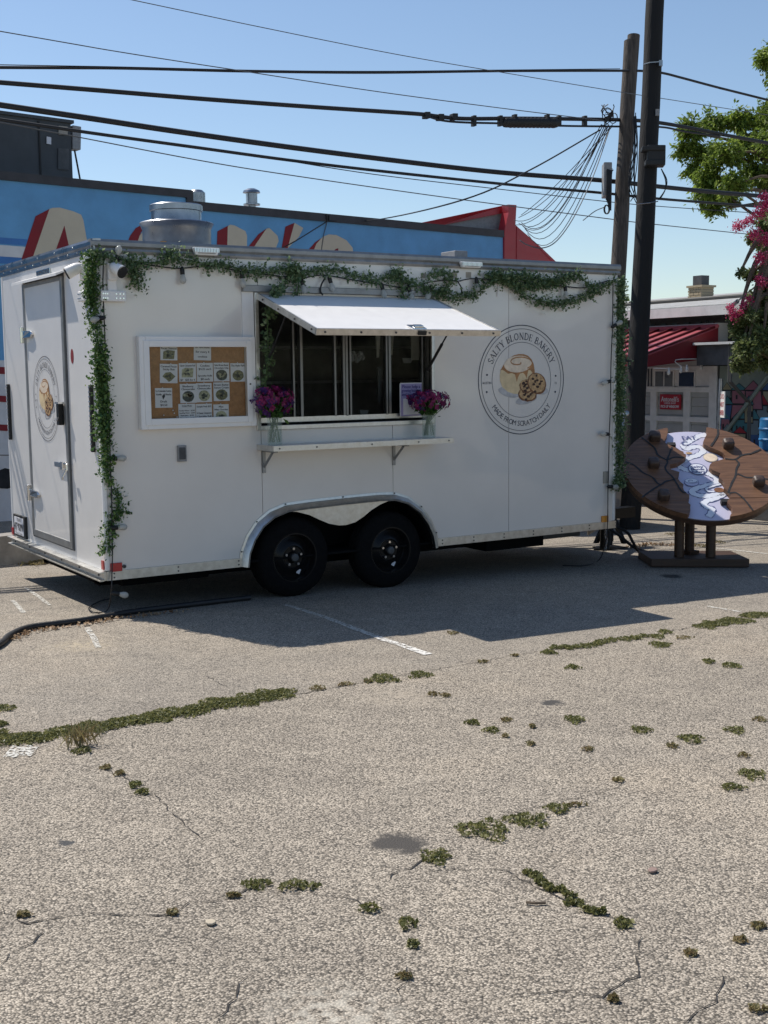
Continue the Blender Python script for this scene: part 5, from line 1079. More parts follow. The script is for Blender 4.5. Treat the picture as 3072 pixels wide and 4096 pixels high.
cp(655, 1200, .062, 'iceline', 'drawn_bun', .0055, .8); cp(655, 1195, .057, 'iceblue', 'drawn_bun', .006, .78); cp(655, 1160, .058, 'iceline', 'drawn_bun', .0066, .6); cp(655, 1158, .054, 'icewhite', 'drawn_bun', .0072, .58)
a, c = disc(*z7(655, 1158), IO+.008); ribbon([onD(a+(.006+.0065*t)*math.cos(t), c+(.004+.0042*t)*math.sin(t), IO+.008) for t in [k*.35 for k in range(19)]], .005, SN).build('drawn_swirl', 'iceline', CK, fix=False)
cp(1045, 672, .062, 'cream', 'drawn_cookie', .0055); cp(1045, 672, .055, 'bun_icing', 'drawn_cookie', .006); cp(1225, 1345, .042, 'cookie_edge', 'drawn_cookie', .0066, .8); cp(600, 580, .028, 'cookie_top', 'drawn_cookie', .0055, .5)
a, c = disc(*z7(600, 262), IO+.006); ink = MB(); txt(ink, 'EAT', onD(a, c, IO+.006), SR, SU, .075, .12, bold=.006); txt(ink, 'C', onD(a-.055, c-.085, IO+.006), SR, SU, .09, .055, bold=.006); ink.build('icing_lettering', 'iceline', CK, fix=False)
for x, y in ((705, 325), (1235, 885)): a, c = disc(*z1(x, y), .03); MB().obox(onD(a, c, .03), SR*.035, SU*.02, SN*.02).build('metal_cleat', 'black', CK)
# base and posts
gb = gz(CS.x, CS.y); bc = (G(2615, 2272)+G(2987, 2270))/2+SB*.30; hw_ = .415
MB().prism([V((p.x, p.y, gz(p.x, p.y)+.006)) for p in (bc-SR*hw_-SB*.30, bc+SR*hw_-SB*.30, bc+SR*hw_+SB*.3, bc-SR*hw_+SB*.3)], Z3*.07).build('base_board', 'postwood', CK, bevel=.006)
for px, kk in ((2716, 0), (2842, 0), (2757, 1)):
    f = hit(px, 2228, (0, 0, gb+.076), (0, 0, 1)) if not kk else hit(px, 2214, (0, 0, gb+.076), (0, 0, 1)); t_ = (f-CS).dot(SB)/SU.dot(SB); zt_ = CS.z+t_*SU.z-.05
    MB().tube([V((f.x, f.y, gb+.07)), V((f.x, f.y, zt_))], .042, 16).build('post', 'postwood', CK, smooth=40)
    if kk: MB().box(f+V((-.06, -.06, 0)), f+V((.06, .06, .03))).build('post_foot', 'postwood', CK)

# ================================================================== GARAGE SHOP ACROSS THE LANE (facade x = FX0)
SHP = root('garage_shop', (FX0, 4, gz(FX0, 4)), 'grey garage shop with red metal awning and mural wall across the lane', 'building')
yA = F(2871, 1309).y; zA = F(2871, 1309).z; g9 = gz(FX0, 3)-.3; yL = F(2380, 1500).y; yR = -9
def fb(px0, py0, px1, py1, o0, o1, mat, name, parent=SHP, bevel=0):
    a, b = F(px0, py0), F(px1, py1); return MB().box((FX0-o1, a.y, a.z), (FX0-o0, b.y, b.z)).build(name, mat, parent, bevel=bevel)
MB().box((FX0, yA, g9), (FX0+.2, yL, F(2700, 1300).z)).build('garage_wall', 'siding', SHP)
zc = F(2700, 1552).z; zg = gz(FX0, 5); nb_ = 13
for k in range(nb_):
    z0 = zg+(zc-zg)*k/nb_; MB().prism([(FX0-.001, yA+.05, z0), (FX0-.022, yA+.05, z0+.004), (FX0-.006, yA+.05, z0+(zc-zg)/nb_-.004), (FX0-.001, yA+.05, z0+(zc-zg)/nb_-.004)], (0, yL-yA-.1, 0)).build('clapboard', 'siding', SHP)
for px in (2621, 2753): fb(px-9, 1552, px+9, 1990, .02, .05, 'white_matte', 'door_rail')
fb(2852, 1462, 2872, 2010, .02, .07, 'white_matte', 'corner_board')
for py in (1558, 1675): a = F(2700, py); MB().box((FX0-.054, yA+.08, a.z-.035), (FX0-.02, yL, a.z+.035)).build('door_rail', 'white_matte', SHP)
fb(2560, 1468, 2850, 1545, .002, .012, 'white_matte', 'upper_panel')
wn_ = fb(2622, 1480, 2702, 1548, .012, .03, 'white_matte', 'window'); fb(2628, 1486, 2659, 1545, .03, .034, 'pane_grey', 'window_pane', wn_); fb(2665, 1486, 2696, 1545, .03, .034, 'pane_grey', 'window_pane', wn_)
wn_ = fb(2718, 1484, 2786, 1549, .012, .03, 'white_matte', 'window'); fb(2723, 1489, 2781, 1545, .03, .034, 'navy', 'window_pane', wn_)
wn_ = fb(2590, 1470, 2616, 1548, .012, .02, 'white_matte', 'window'); fb(2595, 1474, 2602, 1545, .02, .024, 'grey_dark', 'window_pane', wn_); fb(2607, 1474, 2613, 1545, .02, .024, 'grey_dark', 'window_pane', wn_)
# shop sign
a, b = F(2642, 1577, .06), F(2723, 1639, .06); c0 = (a+b)/2; hw, hh = abs(a.y-b.y)/2, abs(a.z-b.z)/2; RYm = V((0, -1, 0)); NX = V((-1, 0, 0))
ss = root('shop_sign', c0-Z3*hh, 'small red sign for a pick-up window on the garage wall', 'sign')
MB().obox(c0, RYm*hw, NX*.012, Z3*hh).build('sign_board', 'signred', ss, bevel=.004); ink = MB()
txt(ink, "Antonelli's", c0+NX*.014+Z3*hh*.38, RYm, Z3, hh*.95, hw*1.7, bold=.004); txt(ink, 'CHEESE SHOP', c0+NX*.014-Z3*hh*.16, RYm, Z3, hh*.35, hw*1.15, bold=.002); txt(ink, 'PICK-UP WINDOW', c0+NX*.014-Z3*hh*.6, RYm, Z3, hh*.5, hw*1.75, bold=.004); ink.build('sign_lettering', 'paper', ss, fix=False)
# awning
fc_ = hit(2592, 1418, (0, yA, 0), (0, 1, 0)); fbm = hit(2589, 1467, (0, yA, 0), (0, 1, 0)); bbm = hit(2868, 1430, (0, yA, 0), (0, 1, 0))
AW = root('metal_awning', (FX0, yA, bbm.z), 'red standing seam metal awning over the garage shop', 'awning'); ln = 5.2
MB().prism([(FX0, yA, zA), (fc_.x, yA, fc_.z), (fc_.x, yA, fc_.z-.02), (FX0, yA, zA-.02)], (0, ln, 0)).build('roof_sheet', 'redroof_sheen', AW)
sl_ = V((fc_.x-FX0, 0, fc_.z-zA)); sn_ = V((-sl_.z, 0, sl_.x)).normalized(); sn_ = sn_ if sn_.z > 0 else -sn_
for k in range(20): MB().obox(V((FX0, yA+.03+k*.26, zA))+sl_*.5+sn_*.014, sl_*.5, V((0, .014, 0)), sn_*.014).build('standing_seam', 'seamred', AW)
MB().prism([(FX0, yA-.012, zA-.01), (fc_.x, yA-.012, fc_.z-.01), (fc_.x, yA-.012, fbm.z), (FX0, yA-.012, bbm.z)], (0, .01, 0)).build('side_panel', 'awningred', AW)
MB().box((fc_.x-.012, yA-.012, fbm.z), (fc_.x, yA+ln, fc_.z-.002)).build('front_fascia', 'awningred', AW); MB().tube([(FX0-.01, yA-.01, zA+.015), (FX0-.01, yA+ln, zA+.015)], .03, 6).build('ridge_cap', 'redroof_sheen', AW)
pts = [V((fc_.x+.1, yA+.0, fbm.z-.02)), V((fc_.x+.6, yA-.02, fbm.z-.05+.02)), V((9.2, yA-.02, bbm.z-.03)), V((9.9, yA-.02, bbm.z-.02))]
fl2 = root('awning_lights', pts[0], 'string of small bulbs under the edge of the red awning', 'string lights'); MB().tube(smoothline(pts, 4), .006, 5).build('cord', 'white_matte', fl2)
for t in (.25, .45, .55, .8):
    p = pts[0].lerp(pts[-1], t)-Z3*.05; MB().lathe(p+Z3*.03, -Z3, [(.01, 0), (.012, .03), (.024, .06), (.02, .09), (.004, .1)], 8).build('bulb', 'white_matte', fl2, smooth=60)
# clerestory, eaves, roof
zE1, zE0 = F(2700, 1256).z, F(2700, 1282).z; cx_ = .35; zcb = F(2900, 1362).z
MB().box((FX0+cx_, yR, zcb-.3), (FX0+cx_+.2, yL+2, zE1+.1)).build('clerestory_wall', 'fasciagrey', SHP)
n_ = 75
for k in range(n_):
    y0 = yR+.2+k*(yL+2-yR-.4)/n_; p = MB().box((FX0+cx_-.03, y0, zcb), (FX0+cx_-.001, y0+.10, zE0-.02)).build('corrugated_strip', 'corrug', SHP)
for py in (1284, 1330): a = F(2950, py, -cx_); MB().box((FX0+cx_-.05, yR, a.z-.02), (FX0+cx_-.03, F(2890, py, -cx_).y, a.z+.02)).build('clerestory_bar', 'fasciagrey', SHP)
fb(2910, 1290, 2922, 1362, -cx_+.04, -cx_+.10, 'white_matte', 'clerestory_mullion'); fb(2757, 1283, 2768, 1320, -cx_+.04, -cx_+.08, 'fasciagrey', 'clerestory_mullion')
ez = F(2750, 1252, .15).z; rz_ = ez+.42
MB().prism([(FX0-.15, yR, ez-.03), (FX0-.15, yR, ez+.09), (FX0+3, yR, ez+.09+.38), (FX0+3, yR, ez+.30)], (0, yL+3-yR, 0)).build('roof', 'shinglegrey', SHP)
MB().box((FX0-.17, yR, ez-.05), (FX0-.15, yL+3, ez+.075)).build('eave_fascia', 'white_matte', SHP); MB().tube([(FX0+1.2, yR, ez+.28), (FX0+1.2, yL+3, ez+.28)], .03, 6).build('roof_batten', 'fasciagrey', SHP)
# lower roof edge over the mural
zl = F(2950, 1375).z; MB().box((FX0-.5, yR, zl-.012), (FX0+.4, yA-.03, zl+.02)).build('lower_roof', 'white_matte', SHP)
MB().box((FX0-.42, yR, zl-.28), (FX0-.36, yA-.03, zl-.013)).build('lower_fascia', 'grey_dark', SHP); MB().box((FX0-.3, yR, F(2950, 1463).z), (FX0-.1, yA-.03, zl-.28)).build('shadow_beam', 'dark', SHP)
for px in (2918, 2926): a = F(px, 1385, .45); MB().tube([a, V((a.x, a.y, a.z-.45)), V((FX0-.06, a.y, a.z-.75)), V((FX0-.06, a.y, a.z-1.6))], .018, 6).build('downpipe', 'fasciagrey', SHP)
# mural: stacked little houses painted on the wall
MU = root('mural_wall', (FX0-.05, 0, gz(FX0, 0)), 'dark wall painted with stacked colourful little houses', 'mural')
zm1 = F(2950, 1463).z; zm0 = F(2950, 1805).z
for nm, c_ in (('mu_ink', (.015, .017, .02)), ('mu_teal', (.05, .17, .19)), ('mu_pink', (.30, .12, .15)), ('mu_red', (.28, .02, .03)), ('mu_blue', (.045, .10, .22)), ('mu_grey', (.16, .20, .21)), ('mu_sand', (.28, .25, .15)), ('mu_sky', (.24, .28, .24))): M(nm, c_, .75, var=.1, vs=5)
MB().box((FX0-.05, yR, g9), (FX0+.1, yA-.06, zm1)).build('painted_ground', 'mu_ink', MU); MB().box((FX0-.056, yR, zm1-.42), (FX0-.0505, yA-.1, zm1)).build('painted_sky', 'mu_sky', MU)
rr = random.Random(4); cols = ['mu_teal', 'mu_pink', 'mu_blue', 'mu_grey', 'mu_sand', 'mu_red']; bags = {c_: MB() for c_ in cols}; outl = MB()
y_ = yA-.12; xo = FX0-.058
for row in range(8):
    z_ = zm1-.32-row*.19; yy = yA-.1-rr.uniform(0, .1)
    while yy > yA-3.2:
        w_ = rr.uniform(.14, .3); h_ = rr.uniform(.16, .28); tl = rr.uniform(-.05, .05)
        body = [(yy, z_-h_), (yy-w_, z_-h_), (yy-w_+tl, z_), (yy+tl, z_)]; roof_ = [(yy+tl+.02, z_), (yy+tl-w_/2, z_+h_*.5), (yy-w_+tl-.02, z_)]
        lf = rr.uniform(0, .008); gp_ = .012
        def shr(P): 
            cy, cz = sum(p[0] for p in P)/len(P), sum(p[1] for p in P)/len(P); return [(cy+(p[0]-cy)*.86, cz+(p[1]-cz)*.88) for p in P]
        for P, cc in ((body, rr.choice(cols)), (roof_, rr.choice(cols))):
            outl.poly([(xo-lf, a, b) for a, b in P]); bags[cc].poly([(xo-lf-.001, a, b) for a, b in shr(P)])
        for q in range(rr.randint(0, 2)): a = yy-w_*(.3+.4*q); outl.poly([(xo-lf-.002, a, z_-h_*.35), (xo-lf-.002, a-.03, z_-h_*.35), (xo-lf-.002, a-.03, z_-h_*.65), (xo-lf-.002, a, z_-h_*.65)])
        yy -= w_+rr.uniform(-.02, .05)
outl.build('painted_outlines', 'mu_ink', MU, fix=False)
for c_, b_ in bags.items(): b_.build('painted_houses', c_, MU, fix=False)
a, b = F(2895, 1740, .08), F(3075, 1500, .08); MB().tube([a, a.lerp(b, .4), b], .028, 6).build('painted_pipe', 'mu_sky', MU)
# loading dock and barrel, no entry sign
zd = F(3050, 1805, .8).z; dk = tag(MB().box((FX0-1.1, yR, g9), (FX0-.06, F(2890, 1800, .6).y, zd)).build('loading_dock', 'grey_dark', bevel=.02), 'dark concrete loading dock in front of the mural', 'dock')
bc_ = hit(3096, 1798, (0, 0, zd), (0, 0, 1)); bc_ = V((FX0-.62, F(3096, 1798, .62).y, zd)); bh = F(3070, 1670, .62).z-zd
br = tag(MB().lathe(bc_, Z3, [(.001, 0), (.16, .0), (.175, .02), (.18, bh*.3), (.188, bh*.33), (.188, bh*.36), (.18, bh*.39), (.18, bh*.62), (.188, bh*.65), (.188, bh*.68), (.18, bh*.71), (.178, bh*.95), (.165, bh), (.001, bh)], 24, False).build('plastic_barrel', 'barrel', smooth=30), 'blue plastic barrel on the dock at the right edge', 'barrel')
NE = V((8.9, F(2872, 1600, 1.1).y, 0)); nb0 = hit(2862, 1990, (9.0, 0, 0), (1, 0, 0)); nt0 = hit(2884, 1515, (9.0, 0, 0), (1, 0, 0)); nb0.z = gz(nb0.x, nb0.y)
ns = root('no_entry_sign', nb0, 'leaning grey post with a narrow white no entry sign', 'sign'); MB().tube([nb0, nt0], .028, 10).build('post', 'galv', ns, smooth=40)
sa, sb = hit(2880, 1567, (8.97, 0, 0), (1, 0, 0)), hit(2900, 1672, (8.97, 0, 0), (1, 0, 0)); sd = V((.75, -.66, 0)); scn = hit(2890, 1618, (8.95, 0, 0), (1, 0, 0)); shh = abs(sa.z-sb.z)/2; sdir = V((-.52, -.85, 0)).normalized(); snn = V((-.85, .52, 0)); sw_ = .1
MB().obox(scn, sdir*sw_, snn*.006, Z3*shh).build('sign_board', 'white_paint', ns); ink = MB()
for i, s_ in enumerate(('DO', 'NOT', 'ENTER')): txt(ink, s_, scn+snn*.008+Z3*(shh*.62-i*shh*.62), sdir, Z3, shh*.55, sw_*1.6, bold=.004)
ink.build('sign_lettering', 'signred', ns, fix=False)
# chimney and mast on the roof
ca, cb = hit(2777, 1145, (11.6, 0, 0), (1, 0, 0)), hit(2829, 1215, (11.6, 0, 0), (1, 0, 0)); cw = abs(ca.y-cb.y)/2; cyc = (ca.y+cb.y)/2
CHM = root('brick_chimney', (11.6, cyc, cb.z-.2), 'tan brick chimney with dark cap on the shop roof', 'chimney'); nrow = 12; hz = (ca.z-.02-(cb.z-.25))/nrow
br_me = None
for r_ in range(nrow):
    z0 = cb.z-.25+r_*hz
    for q in range(3):
        w3 = 2*cw/2.5; o0 = (-cw if r_ % 2 == 0 else -cw-w3/2)+q*w3; a0, a1 = max(-cw, o0), min(cw, o0+w3-.008)
        if a1-a0 > .02: MB().box((11.6-cw, cyc+a0, z0), (11.6-cw+.06, cyc+a1, z0+hz-.008)).build('brick', 'brick', CHM); MB().box((11.6-cw+.06, cyc-cw, z0), (11.6+cw, cyc-cw+.05, z0+hz-.008)).build('brick', 'brick', CHM) if q == 0 else None
MB().box((11.6-cw+.012, cyc-cw+.012, cb.z-.3), (11.6+cw, cyc+cw-.012, ca.z-.02)).build('chimney_core', 'tape', CHM)
MB().box((11.6-cw-.02, cyc-cw-.03, ca.z-.03), (11.6+cw+.02, cyc+cw+.015, ca.z)).build('chimney_crown', 'brick', CHM); MB().box((11.6-cw*.6, cyc-cw*.65, ca.z), (11.6+cw*.6, cyc+cw*.65, ca.z+.15)).build('chimney_flue', 'grey_dark', CHM)
tag(MB().tube([hit(2905, 1240, (9.9, 0, 0), (1, 0, 0)), hit(2950, 1205, (9.6, 0, 0), (1, 0, 0))], .028, 8).tube([hit(2950, 1205, (9.6, 0, 0), (1, 0, 0)), hit(3072, 1105, (8.8, 0, 0), (1, 0, 0))], .012, 6).build('guy_cable', 'cable_grey'), 'grey service cable clamped to the shop eave by the pink flowers', 'cable')

# ================================================================== PARKED CAR
cr = D(2600, 1710, 13.9); cg = gz(cr.x, cr.y); CARX, CARY = cr.x-.9, cr.y
CA = root('parked_car', (CARX, CARY+2.2, gz(CARX, CARY+2.2)), 'white parked car mostly hidden behind the black pole', 'car')
def ring_(z, hw, y0, y1, rc=.14):
    P = []
    for sx_, sy_, a0 in ((1, 1, 0), (-1, 1, 90), (-1, -1, 180), (1, -1, 270)):
        for k in range(4):
            t = math.radians(a0+k*30); cx2 = sx_*(hw-rc); cy2 = (y1-rc) if sy_ > 0 else (y0+rc); P.append(V((CARX+cx2+rc*math.cos(t), CARY+cy2+rc*math.sin(t), cg+z)))
    return P
secs = [(.22, .84, .04, 4.3), (.35, .89, 0, 4.4), (.62, .90, -.02, 4.42), (.85, .895, 0, 4.35), (.98, .88, .03, 4.1), (1.0, .87, .04, 3.1), (1.2, .82, .14, 2.9), (1.38, .75, .28, 2.6), (1.48, .66, .42, 2.4), (1.53, .45, .7, 2.1)]
cm = MB(); rg = [ring_(*s_) for s_ in secs]; cm.add([p for r_ in rg for p in r_], [(j*16+i, j*16+(i+1) % 16, (j+1)*16+(i+1) % 16, (j+1)*16+i) for j in range(len(secs)-1) for i in range(16)]+[tuple(range(16))[::-1], tuple(range((len(secs)-1)*16, len(secs)*16))]); cm.build('body', 'carwhite', CA, smooth=50)
MB().prism([V((CARX-.62, CARY+.03, cg+1.02)), V((CARX+.62, CARY+.03, cg+1.02)), V((CARX+.5, CARY+.25, cg+1.36)), V((CARX-.5, CARY+.25, cg+1.36))], (0, -.02, 0)).build('rear_window', 'navy', CA)
MB().box((CARX-.88, CARY-.045, cg+.50), (CARX+.88, CARY+.1, cg+.56)).build('bumper_strip', 'black', CA)
for s_ in (-1, 1): MB().box((CARX+s_*.78, CARY-.03, cg+.58), (CARX+s_*.905, CARY+.16, cg+.68)).build('tail_lamp', 'red_lens', CA, bevel=.02)
for sx_ in (-1, 1):
    for yy in (.8, 3.5): MB().lathe((CARX+sx_*.72, CARY+yy, gz(CARX, CARY+yy)+.32), (sx_, 0, 0), [(.2, -.1), (.3, -.09), (.32, -.05), (.32, .12), (.3, .17), (.2, .18), (.18, .15), (.001, .15)], 24).build('wheel', 'rubber', CA, smooth=40)

# ================================================================== TREES
def tree(name, label, trunk, limbs, clumps, depth, leaf, lsize, n, mat, droop, cat='tree', sub_=None, bark='bark'):
    t = root(name, trunk[0], label, cat); MB().tube(trunk, [.16-.10*i/(len(trunk)-1) for i in range(len(trunk))], 10).build('trunk', bark, t, smooth=50); top = trunk[-1]; lm = MB(); ms = []
    for (px, py, r_) in clumps:
        c = D(px, py, depth+random.gauss(0, .5*limbs)); j = trunk[random.randint(len(trunk)//2, len(trunk)-1)]; mid = j.lerp(c, .55)+V((0, 0, random.uniform(0, .3)))
        lm.tube(smoothline([j, mid, c], 4), [.05-.04*k/8 for k in range(9)], 6); rw = r_*depth/FPX
        k = int(n*(r_/60)**2); tw = 16
        for _ in range(tw):      # sprays of leaves along twigs give an uneven outline
            d = V((random.gauss(0, 1), random.gauss(0, 1), random.gauss(-.1, .8))).normalized(); e = c+d*rw*random.uniform(.55, 1.2); lm.tube([c, e], [.012, .004], 4, False)
            m_ = k//tw; cc = np.array(tuple(c))+np.outer(RNG.random(m_)**.6, np.array(tuple(e-c)))+RNG.normal(size=(m_, 3))*rw*.20; ms.append(leaves(cc, lsize, leaf, droop, dirs=np.tile(np.array(tuple(d)), (m_, 1))))
    lm.build('limbs', bark, t, fix=False); stuff(merge(*ms).build('crown', mat, t, fix=False)); return t
tb = D(3420, 2000, 21); tb.z = gz(tb.x, tb.y); trk = [tb, tb+V((-.05, 0, 1.5)), D(3330, 1100, 21), D(3260, 800, 21), D(3180, 620, 21)]
tree('shade_tree', 'large leafy green tree reaching in at the upper right', trk, 1, [(2765, 530, 65), (2850, 490, 60), (2950, 490, 65), (3040, 490, 70), (2735, 600, 45), (2800, 620, 65), (2770, 690, 50), (2850, 700, 70), (2910, 610, 65), (2985, 590, 60), (3060, 620, 60), (2830, 780, 55), (2860, 840, 45), (2930, 740, 60), (3010, 700, 60), (3070, 720, 60), (3070, 215, 50), (3085, 250, 60), (2905, 800, 45), (3120, 560, 80), (3140, 700, 80), (3110, 420, 70), (3120, 320, 60)], 21, 2.4, .033, 1300, 'tree_leaf', .5)
mb_ = D(3200, 2050, 13.2); mb_.z = gz(mb_.x, mb_.y); mk = [mb_, mb_+V((-.03, .02, .7)), D(3160, 1500, 13.2), D(3130, 1200, 13.2), D(3110, 950, 13.2)]
CM = tree('crape_myrtle', 'pink flowering crape myrtle at the right edge of the picture', mk, .25, [(3060, 900, 40), (3040, 960, 42), (3075, 1010, 50), (3000, 1105, 30), (3060, 1100, 45), (3060, 1190, 50), (3030, 1270, 50), (3070, 1300, 55), (2975, 1330, 52), (3050, 1370, 60), (2985, 1400, 52), (3060, 1440, 45), (2960, 1462, 34), (2945, 1290, 36), (2990, 1270, 40), (2985, 1460, 36), (2970, 1385, 40), (3090, 1230, 50), (3015, 950, 30), (3085, 860, 45), (3020, 1205, 40), (2960, 1090, 20)], 13.2, 1.6, .022, 2000, 'myrtle_leaf', .1, 'tree')
ms = []
for (px, py, r_) in ((3058, 790, 26), (3040, 850, 30), (2955, 905, 26), (2985, 890, 20), (3005, 875, 18), (3020, 935, 28), (3065, 955, 28), (3042, 1030, 28), (3050, 1130, 24), (2925, 1232, 20), (2935, 1258, 22), (2978, 1222, 20), (2970, 1250, 22), (2992, 1195, 16), (3035, 1115, 18), (2955, 1268, 16), (3068, 820, 28)):
    c = np.array(tuple(D(px, py, 12.95))); rw = r_*13/FPX; k = int(330*(r_/25)**2); ms.append(leaves(c+RNG.normal(size=(k, 3))*rw*.45, .014, 1.1))
stuff(merge(*ms).build('blossom', 'myrtle_bloom', CM, fix=False))
sb_ = D(2470, 1900, 24); sb_.z = gz(sb_.x, sb_.y)
tree('far_tree', 'small green treetop showing between trailer and black pole', [sb_, sb_+V((0, 0, 1.2)), D(2480, 1300, 24)], .3, [(2495, 1215, 30), (2510, 1250, 30), (2480, 1245, 35), (2460, 1270, 35)], 24, 2, .05, 500, 'tree_leaf', .2)

# ================================================================== GROUND CLUTTER
tag(MB().tube(smoothline([G(-120, 2640, .02), G(0, 2575, .02), G(40, 2540, .02), G(110, 2510, .02), G(220, 2494, .02), G(330, 2480, .02), G(440, 2462, .02), G(540, 2445, .02), G(700, 2425, .02), G(1000, 2390, .02)], 8), .019, 8).build('rubber_hose', 'hose', smooth=60), 'thick black hose curving over the asphalt toward the trailer', 'hose')
def litter(pts, n, spread, size, label, mat='litter', cat='leaf litter'):
    P = [G(x, y, .01) for x, y in pts]; c = polyline_pts(P, n, (spread, spread, .004)); c[:, 2] = [gz(a, b)+.008+abs(random.gauss(0, .006)) for a, b in c[:, :2]]
    o = leaves(c, size, 1.5, 0, upbias=1.2).build('leaf_litter', mat, fix=False); tag(o, label, cat); return stuff(o)
litter([(20, 2565), (120, 2525), (240, 2508), (340, 2495), (470, 2472), (760, 2440)], 260, .022, .015, 'dry brown leaves gathered along the black hose'); litter([(115, 2255), (160, 2252), (215, 2240)], 500, .055, .018, 'pale fallen leaves heaped by the concrete kerb', 'weed_dry')
litter([(150, 2240), (215, 2240)], 260, .05, .016, 'olive weeds at the foot of the concrete kerb', 'weed', 'weeds')
litter([(2540, 2190), (2600, 2175), (2700, 2178)], 240, .05, .016, 'brown leaves under the trailer tongue')
def clump(px, py, rx, ry, dry, dens=1.0, tall=.013):
    c = G(px, py); a = (G(px+rx, py)-c).length; b = min(max((G(px, py-ry)-c).length, a*.30), a*1.3)
    n = int(min(5000, max(60, 15000*a*b*3.14*dens+60))); r_ = np.sqrt(RNG.random(n)); th = RNG.random(n)*6.283; lob = 1+.22*np.sin(3*th+px)+.15*np.sin(5*th+py)
    u, v = r_*np.cos(th)*a*lob, r_*np.sin(th)*b*lob; e1 = V((CR.x, CR.y, 0)).normalized(); e2 = V((-e1.y, e1.x, 0)); xy = np.outer(u, (e1.x, e1.y))+np.outer(v, (e2.x, e2.y))+np.array((c.x, c.y))
    h = (1-r_**2)*tall*RNG.random(n)+.006; z = np.array([gz(x, y) for x, y in xy])+h; up = np.tile((0, 0, .3), (n, 1))+RNG.normal(size=(n, 3))*.5
    return leaves(np.c_[xy, z], .0085, 1.5, 0, dirs=up)
BIG = [(20, 2838, 42, 30, 'round green weed patch at the left edge above the weedy seam'), (1530, 2718, 60, 17, 'flat green weed patch right of the broken white line end'), (1680, 2703, 45, 20, 'double green weed tuft on the seam right of the flat patch'),
 (1940, 3325, 105, 38, 'largest dense green weed mat in the lower middle'), (2110, 3285, 85, 28, 'green weed mat touching the upper right of the largest mat'), (2230, 3240, 50, 18, 'small green weed uppermost of the three joined mats'), (1740, 3432, 62, 28, 'green weed clump beside the dark oil stain'),
 (1190, 3550, 82, 17, 'long low weed on the crack in the lower left'), (1030, 3545, 52, 18, 'weed at the bend of the lower left crack'), (1480, 3640, 42, 18, 'single dark weed between the two lower cracks'), (1635, 3700, 38, 22, 'weed at the head of the short upright crack'), (1650, 3785, 22, 18, 'small weed under the head of the upright crack'),
 (2300, 2882, 40, 17, 'dark bushy weed in the middle right asphalt'), (2565, 2924, 36, 17, 'round green weed in the right asphalt nearest the bushy one'), (2765, 2960, 46, 16, 'wide green weed in the right asphalt'), (2940, 2925, 40, 13, 'flat green weed close to the right edge'), (3010, 3103, 52, 22, 'large green weed at the right edge'), (2930, 3155, 48, 11, 'thin weed just below the large one at the right edge'),
 (2490, 3700, 38, 20, 'weed at the lower end of the diagonal weedy crack'), (330, 3008, 36, 17, 'green weed under the dry grass tuft on the left'), (540, 3145, 24, 11, 'upper of two little weeds on the left crack'), (570, 3175, 27, 13, 'lower of two little weeds on the left crack'), (2290, 2673, 28, 9, 'small dark weed just below the trailer shadow tip'), (2640, 2582, 42, 12, 'green weed below the seam on the right'), (1890, 2895, 27, 12, 'small dark weed left of the twin weeds in mid asphalt'), (1965, 2925, 32, 13, 'small dark weed right of its twin in mid asphalt'), (2925, 2665, 38, 11, 'right one of two weeds under the right end of the seam'), (2835, 2650, 25, 11, 'left one of two weeds under the right end of the seam')]
for px, py, rx, ry, lab in BIG: tag(clump(px, py, rx, ry, 0).build('weed_clump', 'weed', fix=False), lab, 'weed', 'weeds in the asphalt')
def strip(pts, n, wpx, label, mat='weed'):
    ms = [clump(x+random.gauss(0, 8), y+random.gauss(0, 5), random.uniform(.7, 1.2)*wpx, random.uniform(.6, 1.1)*wpx*.42, 0) for i in range(n) for x, y in [np.array(pts[int(i/n*(len(pts)-1))])*(1-(i/n*(len(pts)-1)) % 1)+np.array(pts[int(i/n*(len(pts)-1))+1])*((i/n*(len(pts)-1)) % 1)]]
    o = merge(*ms).build('weed_strip', mat, fix=False); tag(o, label, 'weeds'); return stuff(o)
strip([(0, 2968), (150, 2952), (300, 2930), (450, 2902), (600, 2875), (750, 2850), (900, 2815), (1050, 2790), (1150, 2772)], 38, 58, 'long band of green weeds growing along the seam on the left')
strip([(2200, 2600), (2300, 2588), (2420, 2572), (2560, 2547), (2700, 2530)], 14, 32, 'broken band of green weeds along the seam below the shadow'); strip([(2810, 2508), (2900, 2490), (3000, 2474), (3072, 2462)], 9, 42, 'green weeds along the right end of the seam')
strip([(2110, 3495), (2170, 3535), (2250, 3580), (2350, 3640), (2420, 3665)], 13, 24, 'line of weeds along the diagonal crack in the lower right'); strip([(0, 2895), (5, 2930), (20, 2965)], 5, 25, 'weeds running up the left edge to the seam')
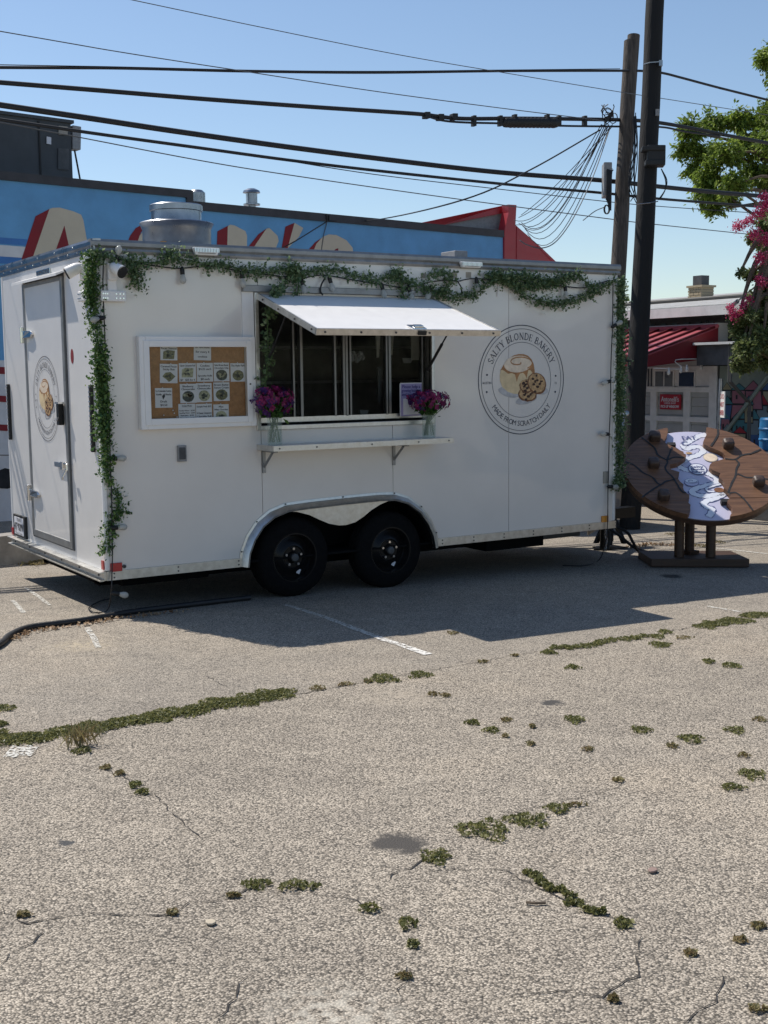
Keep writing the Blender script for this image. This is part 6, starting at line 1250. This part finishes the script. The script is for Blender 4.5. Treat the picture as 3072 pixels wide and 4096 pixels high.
ms = [clump(px, py, rx*1.1, ry*.9, 1, .22, .010) for px, py, rx, ry in ((1270, 2757, 30, 11), (1385, 2740, 30, 7), (1730, 2780, 22, 8), (1785, 2785, 16, 6), (1930, 2650, 20, 5), (2060, 2625, 16, 4), (2025, 2885, 20, 10), (2125, 2980, 15, 9), (2020, 2948, 12, 6), (2735, 2553, 32, 7), (2690, 2988, 20, 9), (2975, 3025, 20, 9), (2350, 3002, 22, 7), (2475, 3125, 20, 18), (690, 3657, 22, 9), (2760, 3820, 22, 12), (3030, 3710, 26, 12), (2960, 3768, 22, 13), (2455, 4005, 18, 10), (3030, 4045, 36, 13), (1620, 3912, 28, 13), (480, 3098, 20, 9), (425, 3075, 20, 8), (95, 3665, 25, 9), (930, 3590, 25, 6), (2300, 3225, 40, 5), (3040, 2882, 22, 11), (1810, 2535, 18, 6), (1470, 2730, 16, 7), (2130, 2910, 12, 6), (2800, 2185, 40, 8), (2870, 2170, 30, 6), (2720, 2140, 50, 10))]
stuff(tag(merge(*ms).build('weed_sprigs', 'weed_dry', fix=False), 'tiny dry sprigs scattered over the cracks of the asphalt', 'weeds'))
c = G(325, 2985); n = 90; dr_ = np.tile((0, 0, 1.4), (n, 1))+RNG.normal(size=(n, 3))*.4; tag(leaves(np.array((c.x, c.y, c.z+.045))+RNG.normal(size=(n, 3))*(.035, .02, .014), .006, 14, 0, dirs=dr_).build('grass_tuft', 'weed_dry', fix=False), 'dry straw coloured grass tuft under the weed band on the left', 'grass tuft')
tag(MB().tube([G(2105, 3609, .006), G(2140, 3612, .008), G(2182, 3611, .006)], .004, 6).build('twig', 'bark'), 'short brown twig lying under the diagonal weedy crack', 'twig')
def chip(px, py, rx, ry, mat, label):
    P = [G(px+rx*math.cos(t)*random.uniform(.8, 1.1), py+ry*math.sin(t)*random.uniform(.8, 1.1), .004) for t in [k*math.pi/5 for k in range(10)]]; tag(MB().prism(P, (0, 0, .006)).build('flat_stone', mat, bevel=.002), label, 'stone')
M('stone_pale', (.5, .43, .32), .8, var=.1); M('stone_pink', (.26, .18, .15), .8, var=.1)
chip(842, 3692, 22, 11, 'stone_pale', 'pale flat chip lying below the lower left crack'); chip(2610, 3484, 20, 9, 'stone_pink', 'pinkish flat chip in the lower right asphalt')
